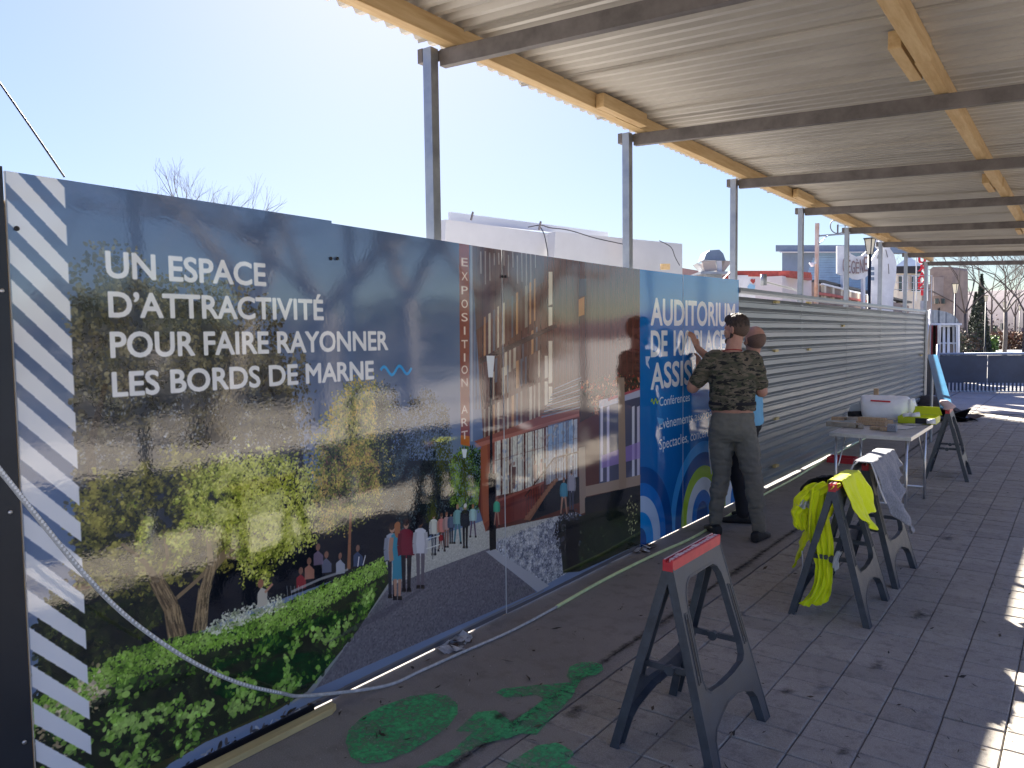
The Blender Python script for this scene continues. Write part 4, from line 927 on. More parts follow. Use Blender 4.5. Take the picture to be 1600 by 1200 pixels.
# long strip trailing between the legs on the near side
def strip(name, pts, widths, m, parent, tw_=.4, seed=1):
    P = spl(pts, 12); n = 26; vs = []; fs = []
    for i, p in enumerate(P):
        t = i / (len(P) - 1); w = np.interp(t, np.linspace(0, 1, len(widths)), widths) * (1 + .35 * mnoise.noise((t * 5, seed, 0))); a = tw_ * math.sin(t * 5 + seed) + .3
        d = Vector((math.cos(a), math.sin(a), 0))
        for j in range(n + 1):
            q = j / n - .5; f = (.016 * math.sin(q * 24 + t * 5 + seed) + .03 * mnoise.noise((q * 5, t * 7, seed)) + .012 * mnoise.noise((q * 14, t * 18, seed))) * min(1, w / .08); vs.append(p + d * (q * w) + Vector((-d.y, d.x, 0)) * f + Vector((0, 0, .02 * mnoise.noise((q * 3, t * 2, seed + 4)))))
    for i in range(len(P) - 1):
        for j in range(n): a = i * (n + 1) + j; fs.append((a, a + 1, a + n + 2, a + n + 1))
    b = MB(); b.add(vs, fs); o = b.build(name, m, parent, True); s = o.modifiers.new('s', 'SOLIDIFY'); s.thickness = .003; return o
strip('hanging_panel', [(1.50, 4.66, .75), (1.49, 4.64, .55), (1.52, 4.62, .36), (1.53, 4.60, .2), (1.50, 4.58, .1), (1.47, 4.57, .06)], [.13, .12, .11, .10, .13, .13], M['vest'], vest, .3, 2)
strip('shoulder_panel', [(1.545, 4.60, .78), (1.44, 4.66, .68), (1.39, 4.68, .56), (1.40, 4.68, .47)], [.15, .18, .15, .08], M['vest'], vest, .3, 5)
strip('reflective_band', [(1.62, 4.592, .40), (1.60, 4.588, .34), (1.60, 4.59, .29)], [.03, .03, .03], M['reflect'], vest, .2, 3)
strip('reflective_band', [(1.415, 4.665, .66), (1.405, 4.66, .62)], [.09, .1], M['reflect'], vest, .2, 3)
jk = thing('dark_jacket', 'dark jacket hanging behind the yellow vest', 'jacket', (1.46, 5.0, .7))
strip('cloth', [(1.52, 4.90, .775), (1.44, 4.98, .74), (1.37, 5.0, .6), (1.36, 5.0, .42)], [.14, .20, .19, .14], mat('dark cloth', (.02, .021, .026), .9), jk, .2, 1)

# ------------------------------------------------------------------ table
M['alu'] = mat('aluminium tube', (.62, .63, .65), .3, .85, .1, 20)
M['ttop'] = mat('scuffed pale table top', (.52, .51, .48), .45, 0, .15, 8, base2=(.40, .39, .36))
tb = thing('folding_table', 'pale folding work table with aluminium legs, cluttered with offcuts', 'table', (1.18, 7.95, 0))
X0, X1, Y0, Y1, ZT_ = .85, 1.53, 7.36, 8.56, .735
b = MB(); b.mm((X0 + .012, Y0 + .012, ZT_ - .014), (X1 - .012, Y1 - .012, ZT_)); b.build('table_top', M['ttop'], tb)
for A, B in (((X0, Y0), (X1, Y0 + .011)), ((X0, Y1 - .011), (X1, Y1)), ((X0, Y0 + .012), (X0 + .011, Y1 - .012)), ((X1 - .011, Y0 + .012), (X1, Y1 - .012))):
    b = MB(); b.mm((A[0], A[1], ZT_ - .03), (B[0], B[1], ZT_ + .003)); b.build('edge_trim', M['alu'], tb)
for y in (Y0 + .09, Y1 - .12):
    for x in (X0 + .04, X1 - .05):
        b = MB(); b.tube([(x, y, 0), (x, y, ZT_ - .03)], .0125, 10); b.build('leg', M['alu'], tb, True)
    b = MB(); b.tube([(X0 + .04, y, .12), (X1 - .05, y, .12)], .011, 8); b.build('crossbar', M['alu'], tb, True)
    sg = 1 if y < 8 else -1
    for x in (X0 + .06, X1 - .07): b = MB(); b.tube([(x, y + sg * .012, .42), (x, y + sg * .30, ZT_ - .03)], .006, 6); b.build('brace', M['alu'], tb, True)
def onT(px, py, z=.738): return atZ(px, py, z)
M['wood_block'] = mat('raw wood offcut', lin(196, 170, 138), .7, 0, .15, 18, base2=lin(168, 140, 108), stretch=(5, 5, 1), bump=.1)
M['wood_grey'] = mat('grey weathered offcut', lin(176, 166, 150), .75, 0, .15, 20, base2=lin(150, 138, 120))
def off(px, py, d, rz, m, lb, z=.738, grp='timber offcuts on the table'):
    p = onT(px, py, z); b = MB(); b.box((0, 0, 0), d); o = b.build('timber_offcut', m, bevel=.0015); o.location = (p.x, p.y, z + d[2] / 2); o.rotation_euler = (0, 0, rz); tag(o, lb, 'offcut', grp)
off(1315, 667, (.28, .06, .045), -.05, M['wood_grey'], 'long pale grey offcut at the left end of the table')
off(1331, 656, (.16, .05, .03), .9, M['wood_grey'], 'grey offcut lying askew behind the long pale one')
off(1309, 656, (.12, .10, .03), .2, M['wood_block'], 'flat brown offcut at the back left of the table')
off(1343, 668, (.05, .17, .035), .35, M['wood_grey'], 'narrow pale offcut pointing away from the camera')
off(1362, 664, (.27, .09, .04), -.08, M['wood_block'], 'broad brown offcut in the middle of the pile')
off(1363, 657, (.26, .06, .03), -.02, M['wood_block'], 'top offcut of the pile in front of the white bag', .778)
off(1369, 671, (.10, .06, .03), -.1, M['wood_block'], 'small light block at the front of the pile')
off(1382, 673, (.07, .06, .035), .05, M['wood_block'], 'small cube block left of the printed box')
off(1386, 664, (.10, .05, .05), .5, M['wood_block'], 'orange brown block behind the printed box')
off(1460, 655, (.11, .05, .035), .1, M['timber_pale'], 'yellow offcut sticking out beyond the right edge of the table')
p = onT(1367, 650); o = MB().box((0, 0, .15), (.045, .045, .3)).build('timber_stake', M['wood_block'], bevel=.002); o.location = (p.x, p.y + .05, .738); tag(o, 'short upright timber stake standing behind the white bag', 'stake')
# leaflets / flat sheets
for (x, y, w, h_, r_z, c, lb) in ((1405, 668, .22, .30, -.15, (.66, .65, .62), 'pale flat sheet on the right half of the table'), (1428, 663, .12, .26, -.3, (.5, .5, .5), 'narrow grey sheet next to the yellow green caddy')):
    p = onT(x, y); o = MB().box((0, 0, .002), (w, h_, .004)).build('flat_sheet', mat('sheet %d' % x, c, .6)); o.location = (p.x, p.y, .7395); o.rotation_euler = (0, 0, r_z); tag(o, lb, 'sheet')
bx = thing('screw_box', 'small box with dark printed label at the front of the table', 'box', tuple(onT(1394, 674)))
p = onT(1394, 674); MB().box((p.x, p.y, .738 + .034), (.075, .06, .066)).build('carton', mat('grey printed carton', (.30, .32, .36), .5), bx, bevel=.002)
MB().box((p.x, p.y - .0315, .775), (.06, .002, .045)).build('print', mat('dark carton print', (.10, .09, .12), .5, base2=(.4, .4, .42), vscale=120), bx); MB().box((p.x - .0385, p.y, .775), (.001, .05, .045)).build('red_side', mat('red print', (.35, .03, .03), .5), bx)
# white bag
bag = thing('white_bag', 'white plastic bag with a red zip strip, bulging on the table', 'bag', tuple(onT(1383, 655)))
p = onT(1380, 656); rings = []
for k, (z, w, d, ox) in enumerate(((0, .21, .13, 0), (.03, .225, .15, 0), (.10, .235, .15, 0), (.17, .24, .13, .0), (.225, .24, .085, -.005), (.245, .225, .03, -.01), (.25, .2, .01, -.01))):
    n = 28; R_ = []
    for i in range(n):
        a = 2 * math.pi * i / n; e = .55; c_, s_ = math.cos(a), math.sin(a); x = math.copysign(abs(c_) ** e, c_) * w; y = math.copysign(abs(s_) ** e, s_) * d
        q = 1 + .05 * mnoise.noise((c_ * 2, s_ * 2, z * 14)) ; R_.append((p.x + x * q + ox, p.y + .1 + y * q + .01 * mnoise.noise((x * 9, z * 20, 1)), .739 + z * 1.0))
    rings.append(R_)
M['bag'] = mat('translucent white film', (.90, .91, .93), .32, 0, .04, 14, bump=.6, bscale=22)
o = MB().loft(rings).build('bag_body', M['bag'], bag, True); s = o.modifiers.new('s', 'SUBSURF'); s.levels = 1; s.render_levels = 1
pa_, pb_ = atY(1361, 631, p.y + .0), atY(1392, 633, p.y + .0)
b = MB(); yb = p.y + .1 - .125; b.bar((pa_.x, yb, .738 + .20), (pb_.x, yb - .0, .738 + .195), .016, .012, up=(0, 1, 0)); b.build('zip_strip', mat('red strip', (.6, .02, .03), .4), bag, bevel=.003)
R_ = []; 
for k in range(7):
    z = .02 + .2 * k / 6; R_.append([(p.x + .25 + (.05 - .03 * abs(k - 3) / 3) * math.cos(a) , p.y + .12 + .10 * math.sin(a), .739 + z) for a in np.linspace(0, 2 * math.pi, 13)[:-1]])
MB().loft(R_).build('bulge', M['bag'], bag, True)
# yellow green caddy
cd = thing('tool_caddy', 'open yellow green plastic caddy at the right end of the table', 'caddy', tuple(onT(1434, 661)))
p = onT(1433, 662); M['lime'] = mat('lime plastic', (.46, .52, .01), .4)
w, d, h_, t = .17, .14, .07, .006; zc = .739; cy = p.y + .1
for A, B in (((-w, -d, 0), (w, d, t)), ((-w, -d, t), (w, -d + t, h_)), ((-w, d - t, t), (w, d, h_)), ((-w, -d + t, t), (-w + t, d - t, h_)), ((w - t, -d + t, t), (w, d - t, h_))):
    MB().mm(Vector((p.x, cy, zc)) + Vector(A), Vector((p.x, cy, zc)) + Vector(B)).build('side', M['lime'], cd, bevel=.002)
MB().prism([(-w, 0), (w, 0), (w * .8, .09), (-w * .7, .09)], (p.x + .02, cy + d, zc + h_), (1, 0, 0), (0, .5, .86), .006).build('lid', M['lime'], cd, bevel=.002)
MB().mm((p.x - .01, cy - d - .004, zc + .004), (p.x + .10, cy - d - .001, zc + .06)).build('dark_label', M['dark'], cd)
for k, (dx, dz, c) in enumerate(((.13, .03, 'white'), (-.09, .075, 'white'), (-.02, .08, 'white'))):
    b = MB(); b.tube([(p.x + dx - .035, cy - d * (.9 if k else 1.25), zc + dz), (p.x + dx + .04, cy - d * (.7 if k else 1.2), zc + dz + .01)], [.022, .028], 10); o = b.build('paint_roller', M['white'], None, True); tag(o, ['white roller lying against the front right corner of the caddy', 'white roller on the left rim of the caddy', 'white roller in the middle of the caddy'][k], 'roller')
# clutter at the back left: power tool with a clear guard
tl = thing('power_tool', 'dark and red power tool with a clear plastic guard at the back of the table', 'power tool', tuple(onT(1330, 652)))
p = onT(1332, 654); y_ = p.y + .1
b = MB(); b.tube([(p.x - .07, y_, .775), (p.x + .06, y_ + .02, .78)], [.028, .034], 12); b.tube([(p.x + .05, y_ + .02, .78), (p.x + .13, y_ + .05, .785)], [.025, .018], 10); b.build('motor_body', M['dark'], tl, True)
b = MB(); b.tube([(p.x + .12, y_ + .05, .785), (p.x + .17, y_ + .06, .79)], [.03, .03], 10); b.build('red_cap', M['red_plastic'], tl, True)
b = MB(); b.prism([(-.07, 0), (.05, 0), (.07, .10), (.09, .13), (.06, .14), (.03, .09), (-.05, .07)], (p.x - .0, y_ + .03, .80), (1, 0, 0), (0, 0, 1), .004); b.build('clear_guard', mat('clear guard', (.5, .55, .6), .2), tl)
# red crate on the ground beyond the table
p = atZ(1316, 722, 0); cr = thing('red_crate', 'flat red plastic crate on the ground behind the table', 'crate', (p.x, p.y, 0))
for A, B in (((-.16, -.12, 0), (.16, .12, .01)), ((-.16, -.12, .01), (.16, -.11, .07)), ((-.16, .11, .01), (.16, .12, .07)), ((-.16, -.11, .01), (-.15, .11, .07)), ((.15, -.11, .01), (.16, .11, .07))):
    MB().mm(Vector((p.x, p.y, 0)) + Vector(A), Vector((p.x, p.y, 0)) + Vector(B)).build('side', M['red_plastic'], cr)
# long blue board resting on the farthest sawhorse
A = Vector((1.49, 9.78, .785)); Bp = atY(1457, 556, 12.9); d = (Bp - A); U = d.normalized(); V = Vector((1, .1, 0)).cross(U).cross(U); V = -V.normalized()
b = MB(); b.box((A + Bp) / 2 + Vector((0, 0, .01)), (.13, .02, d.length), Matrix((Vector((1, 0, 0)), U.cross(Vector((1, 0, 0))), U)).transposed())
o = b.build('blue_board', [mat('blue film', (.05, .19, .34), .3, 0, .15, 3)], bevel=.003); tag(o, 'long blue faced board sloping up from the farthest sawhorse', 'board')
b = MB(); b.tube([(Bp.x, Bp.y, 0), (Bp.x, Bp.y, Bp.z - .01)], .02, 8); tag(b.build('prop', M['steel']), 'thin steel prop under the top end of the blue board', 'prop')
b = MB(); zz = HH
R_ = []
for k in range(8):
    t = k / 7; c = Vector((1.5 + .03 * math.sin(t * 5), 9.70 + .03 * t, HH + .0 + .10 * t)); R_.append([c + Vector(((.035 + .03 * math.sin(t * 3)) * math.cos(a) * (1 + .3 * mnoise.noise((a, t * 3, 1))), .04 * math.sin(a), 0)) for a in np.linspace(0, 2 * math.pi, 13)[:-1]])
tag(b.loft(R_).build('rag', mat('pink white rag', (.62, .46, .44), .9), None, True), 'pinkish white rag bunched on top of the farthest sawhorse', 'rag')
# white tape thread hanging under the vest
b = MB(); b.tube(spl([(1.40, 4.62, .36), (1.41, 4.6, .27), (1.385, 4.6, .16), (1.38, 4.6, .10), (1.37, 4.62, .075)]), .0035, 5); tag(b.build('cord', M['white'], None, True), 'thin white cord hanging below the yellow vest', 'cord')
# ------------------------------------------------------------------ people
M['skin'] = mat('skin', (.52, .28, .205), .5, 0, .10, 20, base2=(.46, .23, .165)); M['skin'].node_tree.nodes['Principled BSDF'].inputs['Subsurface Weight'].default_value = .08
M['skin'].node_tree.nodes['Principled BSDF'].inputs['Subsurface Radius'].default_value = (.01, .004, .002)
M['hair'] = mat('dark brown hair', (.045, .027, .018), .6, 0, .4, 90, bump=.8, bscale=160, stretch=(1, 1, .3))
M['stubble'] = mat('clipped grey brown hair', (.10, .062, .046), .7, 0, .25, 160, bump=.3, bscale=300)
M['trousers'] = mat('olive grey cotton', (.175, .168, .14), .85, 0, .05, 30, bump=.15, bscale=300)
M['black_cloth'] = mat('black cloth', (.016, .016, .02), .85)
M['sole'] = mat('shoe', (.018, .018, .02), .6, bump=.2, bscale=120)
def camo():
    m = bpy.data.materials.new('camouflage jersey'); m.use_nodes = True; n = m.node_tree.nodes; l = m.node_tree.links; b = n['Principled BSDF']; b.inputs['Roughness'].default_value = .85
    tc = n.new('ShaderNodeTexCoord'); mp = n.new('ShaderNodeMapping'); mp.inputs['Scale'].default_value = (1, 1, 2.6); l.new(tc.outputs['Object'], mp.inputs[0])
    def nz(s, off): 
        q = n.new('ShaderNodeMapping'); q.inputs['Location'].default_value = (off, off * 2, 0); l.new(mp.outputs[0], q.inputs[0]); t = n.new('ShaderNodeTexNoise'); t.inputs['Scale'].default_value = s; t.inputs['Detail'].default_value = 3; t.inputs['Distortion'].default_value = .5; l.new(q.outputs[0], t.inputs[0]); return t
    def step(src, p, w=.02):
        r = n.new('ShaderNodeValToRGB'); r.color_ramp.elements[0].position = p; r.color_ramp.elements[1].position = p + w; l.new(src.outputs[0], r.inputs[0]); return r
    def mix(f, a, bcol):
        x = n.new('ShaderNodeMix'); x.data_type = 'RGBA'; l.new(f.outputs[0], x.inputs[0])
        if isinstance(a, tuple): x.inputs[6].default_value = (*a, 1)
        else: l.new(a.outputs[2], x.inputs[6])
        x.inputs[7].default_value = (*bcol, 1); return x
    a = mix(step(nz(13, 1), .50), (.095, .088, .058), (.17, .14, .10)); a = mix(step(nz(14, 5), .56), a, (.058, .066, .038)); a = mix(step(nz(16, 9), .56), a, (.016, .016, .015))
    l.new(a.outputs[2], b.inputs['Base Color']); return m
M['camo'] = camo()
def ring(c, rv, fv, rx, ry, n=20, e=1.0, tilt=None):
    c = Vector(c); return [c + rv * (math.copysign(abs(math.cos(a)) ** e, math.cos(a)) * rx) + fv * (math.copysign(abs(math.sin(a)) ** e, math.sin(a)) * ry) for a in [2 * math.pi * k / n for k in range(n)]]
def limb(b, pts, rads, n=14):
    pts = [Vector(p) for p in pts]; ds = [0]
    for i in range(len(pts) - 1): ds.append(ds[-1] + (pts[i + 1] - pts[i]).length)
    P = spl(pts, 6); R_ = [float(np.interp(i / 6, range(len(rads)), rads)) for i in range(len(P))]
    d0 = (P[0] - P[1]).normalized(); d1 = (P[-1] - P[-2]).normalized()
    P = [P[0] + d0 * R_[0] * .9, P[0] + d0 * R_[0] * .55] + P + [P[-1] + d1 * R_[-1] * .55, P[-1] + d1 * R_[-1] * .9]; R_ = [R_[0] * .4, R_[0] * .83] + R_ + [R_[-1] * .83, R_[-1] * .4]
    b.tube(P, R_, n)
def ell(b, c, rv, fv, uv, rx, ry, rz, n=16, m=10):
    b.loft([[Vector(c) + rv * (rx * math.sin(t) * math.cos(a)) + fv * (ry * math.sin(t) * math.sin(a)) + uv * (rz * math.cos(t)) for a in [2 * math.pi * k / n for k in range(n)]] for t in [math.pi * (i + .5) / m for i in range(m)]])
def hand(b, wrist, palm_dir, out, side, curl=.15, size=1., thumb=1):
    """palm_dir: wrist->fingers, out: back-of-hand normal, side: toward the thumb"""
    pd, o_, sd = Vector(palm_dir).normalized(), Vector(out).normalized(), Vector(side).normalized(); w = Vector(wrist)
    limb(b, [w - pd * .01, w + pd * .03], [.024 * size, .026 * size]); ell(b, w + pd * .05 * size, sd, o_, pd, .040 * size, .014 * size, .052 * size)
    for k, (off_, L) in enumerate(((.030, .070), (.011, .080), (-.009, .074), (-.028, .058))):
        base = w + pd * .082 * size + sd * off_ * size; fan = (pd + sd * (off_ * 3.2)).normalized(); L *= size
        p1 = base + fan * L * .45 + o_ * .004; p2 = base + fan * L * .78 - o_ * curl * L * .25; p3 = base + fan * L - o_ * curl * L * .6
        limb(b, [base - fan * .02, p1, p2, p3], [.0098 * size, .0088 * size, .0078 * size, .0066 * size], 8)
    tb_ = w + pd * .022 * size + sd * .028 * size; td = (sd * .75 + pd * .8 - o_ * .1).normalized()
    limb(b, [tb_, tb_ + td * .032 * size, tb_ + (td + pd * .25).normalized() * .066 * size], [.0125 * size, .0105 * size, .008 * size], 8)
def head(b, c, f, hair_b=None, beard_b=None, hscale=1., stub=None):
    """c = centre of the skull, f = face direction"""
    f = Vector((f[0], f[1], 0)).normalized() + Vector((0, 0, f[2] if len(f) > 2 else 0)); f.normalize(); r_ = f.cross(Vector((0, 0, 1))).normalized(); u = r_.cross(f).normalized(); c = Vector(c); s = hscale
    ell(b, c + u * .022 * s - f * .012 * s, r_, f, u, .077 * s, .098 * s, .098 * s)          # cranium
    ell(b, c - u * .040 * s + f * .022 * s, r_, f, u, .060 * s, .066 * s, .076 * s)           # jaw block
    ell(b, c - u * .088 * s + f * .062 * s, r_, f, u, .026 * s, .024 * s, .020 * s)           # chin
    ell(b, c + u * .020 * s + f * .074 * s, r_, f, u, .050 * s, .014 * s, .014 * s)           # brow
    b.loft([ring(c + u * .015 * s + f * .080 * s, r_, u, .008 * s, .01 * s, 8), ring(c - u * .018 * s + f * .104 * s, r_, u, .013 * s, .008 * s, 8), ring(c - u * .030 * s + f * .100 * s, r_, u, .015 * s, .008 * s, 8), ring(c - u * .036 * s + f * .078 * s, r_, u, .012 * s, .006 * s, 8)])
    for sg in (-1, 1):
        ell(b, c - u * .012 * s + f * .060 * s + r_ * sg * .040 * s, r_, f, u, .022 * s, .020 * s, .022 * s)   # cheeks
        e = c - u * .006 * s - f * .004 * s + r_ * sg * .080 * s; fl = (r_ * sg * .45 - f * .9).normalized()
        ell(b, e, (r_ * sg + f * .5).normalized(), fl, u, .007 * s, .019 * s, .031 * s, 12, 8)
    ell(b, c - u * .052 * s + f * .086 * s, r_, f, u, .024 * s, .009 * s, .006 * s, 10, 6); ell(b, c - u * .064 * s + f * .084 * s, r_, f, u, .021 * s, .009 * s, .007 * s, 10, 6)
    return r_, f, u

def leg_cloth(b, hip, knee, ankle, rr=(.098, .092, .073, .066, .056, .060)):
    hip, knee, ankle = Vector(hip), Vector(knee), Vector(ankle)
    limb(b, [hip, hip.lerp(knee, .5), knee, knee.lerp(ankle, .35), knee.lerp(ankle, .75), ankle], rr, 18)
def shoe(b, ankle, d, s=1.):
    d = Vector((d[0], d[1], 0)).normalized(); a = Vector((ankle[0], ankle[1], 0)); r_ = Vector((d.y, -d.x, 0)); z = Vector((0, 0, 1)); R_ = []
    for t, w, h0, h1 in ((-.085, .022, .012, .06), (-.075, .034, .002, .085), (-.03, .038, .0, .098), (.03, .040, .0, .090), (.09, .047, .0, .062), (.15, .046, .0, .046), (.19, .030, .004, .034), (.20, .012, .010, .026)):
        c = a + d * t * s + z * (h0 + h1) / 2; R_.append([c + r_ * (w * math.copysign(abs(math.cos(q)) ** .7, math.cos(q))) + z * ((h1 - h0) / 2 * math.copysign(abs(math.sin(q)) ** .7, math.sin(q))) for q in [2 * math.pi * k / 14 for k in range(14)]])
    b.loft(R_)

def man_one():
    t = thing('person', 'bearded man from behind in camouflage t-shirt and olive trousers, facing the blue sheet', 'person', (.47, 6.08, 0))
    F = Vector((-.42, .91, 0)).normalized(); Rv = Vector((F.y, -F.x, 0)); Z = Vector((0, 0, 1)); B = Vector((.425, 6.06, 0))
    hipL = B - Rv * .088 + Z * .92; hipR = B + Rv * .088 + Z * .92
    ankL = Vector((.300, 6.02, .10)); ankR = Vector((.665, 6.00, .10)); kneeL = Vector((.325, 6.08, .50)); kneeR = Vector((.585, 6.10, .50))
    shL = B - Rv * .160 + Z * 1.44 + F * .01; shR = B + Rv * .160 + Z * 1.44 + F * .01
    elL = Vector((.115, 5.985, 1.215)); wrL = Vector((.075, 6.20, 1.36)); elR = Vector((.625, 6.18, 1.185)); wrR = Vector((.50, 6.40, 1.21))
    # skin: trunk, neck, head, arms, hands as one surface
    b = MB()
    b.loft([ring(B + Z * z + F * o_, Rv, F, rx, ry) for z, rx, ry, o_ in ((.90, .15, .10, 0), (1.0, .163, .112, 0), (1.04, .168, .122, -.004), (1.08, .164, .116, 0), (1.25, .165, .105, 0), (1.42, .16, .10, 0), (1.50, .08, .07, 0))])
    nb = B + Z * 1.47; hc = Vector((.437, 6.10, 1.690))
    limb(b, [nb, nb.lerp(hc, .45) , hc - Z * .05], [.070, .062, .062], 16)
    ff = Vector((-.995, .08, -.06)); r_, f_, u_ = head(b, hc, ff)
    limb(b, [shL, shL.lerp(elL, .5), elL], [.062, .056, .050]); limb(b, [elL, elL.lerp(wrL, .35), elL.lerp(wrL, .8), wrL], [.050, .050, .034, .029])
    limb(b, [shR, shR.lerp(elR, .5), elR], [.062, .056, .049]); limb(b, [elR, elR.lerp(wrR, .35), elR.lerp(wrR, .8), wrR], [.049, .049, .034, .029])
    hand(b, wrL, Vector((-.25, .45, .85)), Vector((.95, .0, .2)), Vector((.1, .9, -.4)), .5)
    hand(b, wrR, Vector((-.85, .35, .3)), Vector((.3, .2, .9)), Vector((0, -.2, .9)), .4)
    limb(b, [hipL, kneeL, ankL], [.08, .055, .04]); limb(b, [hipR, kneeR, ankR], [.08, .055, .04])
    body = b.build('body', M['skin'], t); remesh(body, .0055, 3, .5)
    # hair cap, beard, eyes
    h = MB(); ell(h, hc + u_ * .040 - f_ * .018, r_, f_, u_, .080, .098, .094, 20, 14); ell(h, hc + u_ * .086 + f_ * .012, r_, f_, u_, .060, .080, .046, 18, 12); o = h.build('hair', M['hair'], t)
    # keep the crown only: cut below the hairline
    me = o.data; bm = bmesh.new(); bm.from_mesh(me); bmesh.ops.bisect_plane(bm, geom=bm.verts[:] + bm.edges[:] + bm.faces[:], plane_co=hc + u_ * .018 + f_ * .0, plane_no=(u_ * 1 - f_ * .30), clear_inner=True); bmesh.ops.holes_fill(bm, edges=bm.edges[:]); bm.to_mesh(me); bm.free(); remesh(o, .005, 2); displace(o, .006, 60, 3, (1, 1, .5))
    h = MB(); ell(h, hc + u_ * .020 - f_ * .020, r_, f_, u_, .0795, .094, .095, 20, 14); o = h.build('clipped_sides', M['stubble'], t)
    me = o.data; bm = bmesh.new(); bm.from_mesh(me)
    bmesh.ops.bisect_plane(bm, geom=bm.verts[:] + bm.edges[:] + bm.faces[:], plane_co=hc + f_ * .030, plane_no=(f_ * 1 + u_ * .25), clear_outer=True)
    bmesh.ops.bisect_plane(bm, geom=bm.verts[:] + bm.edges[:] + bm.faces[:], plane_co=hc - u_ * .030, plane_no=(u_ - f_ * .5), clear_inner=True); bmesh.ops.holes_fill(bm, edges=bm.edges[:]); bm.to_mesh(me); bm.free(); me.polygons.foreach_set('use_smooth', [True] * len(me.polygons))
    h = MB(); ell(h, hc - u_ * .092 + f_ * .058, r_, f_, u_, .042, .040, .032); 
    for sg in (-1, 1): limb(h, [hc - u_ * .082 + f_ * .05 + r_ * sg * .034, hc - u_ * .062 + f_ * .015 + r_ * sg * .058, hc - u_ * .022 - f_ * .0 + r_ * sg * .071], [.022, .016, .009], 10)
    limb(h, [hc - u_ * .045 + f_ * .088 - r_ * .02, hc - u_ * .042 + f_ * .094, hc - u_ * .045 + f_ * .088 + r_ * .02], [.006, .007, .006], 8)
    o = h.build('beard', M['hair'], t); remesh(o, .005, 2); displace(o, .004, 80, 5)
    for sg in (-1, 1): e = MB(); ell(e, hc + u_ * .002 + f_ * .078 + r_ * sg * .031, r_, f_, u_, .011, .010, .009, 10, 8); e.build('eye', M['white'], t, True)
    # t-shirt
    b = MB()
    b.loft([ring(B + Z * z + F * o_, Rv, F, rx, ry, 26, .88) for z, rx, ry, o_ in ((1.040, .180, .133, .0), (1.07, .185, .137, 0), (1.15, .180, .130, .0), (1.28, .190, .134, 0), (1.36, .192, .128, 0), (1.43, .175, .108, 0), (1.475, .118, .085, 0), (1.505, .078, .074, 0))])
    for sh, el in ((shL, elL), (shR, elR)): limb(b, [sh - (sh - B - Z * 1.455) * .25, sh, sh.lerp(el, .5), sh.lerp(el, .74)], [.076, .076, .072, .070], 18)
    b.tube([B + Z * 1.09 - Rv * 0 - Z * .0 + Vector(v) for v in ()] or [B + Z * 1.07, B + Z * 1.085], [.10, .10], 10)
    o = b.build('t_shirt', M['camo'], t); remesh(o, .007, 3, .6); displace(o, .011, 8, 2, (1, 1, 1.8)); displace(o, .005, 22, 7, (1, 1, 1.6))
    b = MB(); b.tube([nb + Z * .048 + Rv * .074 * math.cos(a) + F * (.070 * math.sin(a)) - Z * .012 * math.sin(a) for a in np.linspace(0, 2 * math.pi, 30)], .0042, 6); b.build('red_collar_cord', mat('red cord', (.36, .03, .03), .7), t, True)
    b = MB(); b.loft([ring(B + Z * z, Rv, F, rx, ry, 30, .9) for z, rx, ry in ((1.080, .183, .135), (1.083, .1885, .1405), (1.104, .187, .139), (1.107, .181, .133))], cap=False); b.build('black_waist_band', M['black_cloth'], t, True)
    # trousers
    b = MB(); b.loft([ring(B + Z * z + F * o_, Rv, F, rx, ry, 26, .9) for z, rx, ry, o_ in ((1.022, .158, .116, 0), (1.0, .166, .125, 0), (.95, .176, .14, -.005), (.88, .182, .148, -.008), (.82, .172, .132, 0), (.78, .14, .10, 0))])
    leg_cloth(b, hipL - Z * .05, kneeL, ankL + Z * .01, (.104, .096, .076, .072, .058, .054)); leg_cloth(b, hipR - Z * .05, kneeR, ankR + Z * .01, (.104, .096, .076, .072, .058, .054))
    o = b.build('trousers', M['trousers'], t); remesh(o, .007, 3, .6); displace(o, .011, 7, 4, (1, 1, 2.2)); displace(o, .0045, 18, 8, (1, 1, 2.0))
    for a_, k_ in ((ankL, kneeL), (ankR, kneeR)):
        b = MB(); b.loft([ring(a_ + Z * z, Rv, F, r, r, 18) for z, r in ((-.02, .046), (.0, .051), (.03, .053), (.045, .050))]); b.build('cuff', M['trousers'], t, True)
    # pale side stripe on the left leg
    b = MB(); P_ = [hipL - Rv * .088 + Z * .06 - F * .02, hipL.lerp(kneeL, .5) - Rv * .098 - F * .02, kneeL - Rv * .078 - F * .015]; 
    for i in range(2): b.bar(P_[i], P_[i + 1], .028, .010, up=Rv)
    b.build('side_stripe', mat('pale stripe', (.40, .40, .40), .8), t)
    for a_, d_ in ((ankL, Vector((-.55, .6, 0))), (ankR, Vector((.05, .9, 0)))):
        b = MB(); shoe(b, a_, d_); limb(b, [a_ - Z * .04, a_ + Z * .01], [.038, .04]); o = b.build('shoe', M['sole'], t); remesh(o, .006, 2)
    w = elL.lerp(wrL, .9); dd = (wrL - elL).normalized(); b = MB(); b.tube([w - dd * .008, w + dd * .008], [.036, .036], 16); b.build('watch_strap', M['white'], t, True)
    return t
man_one()
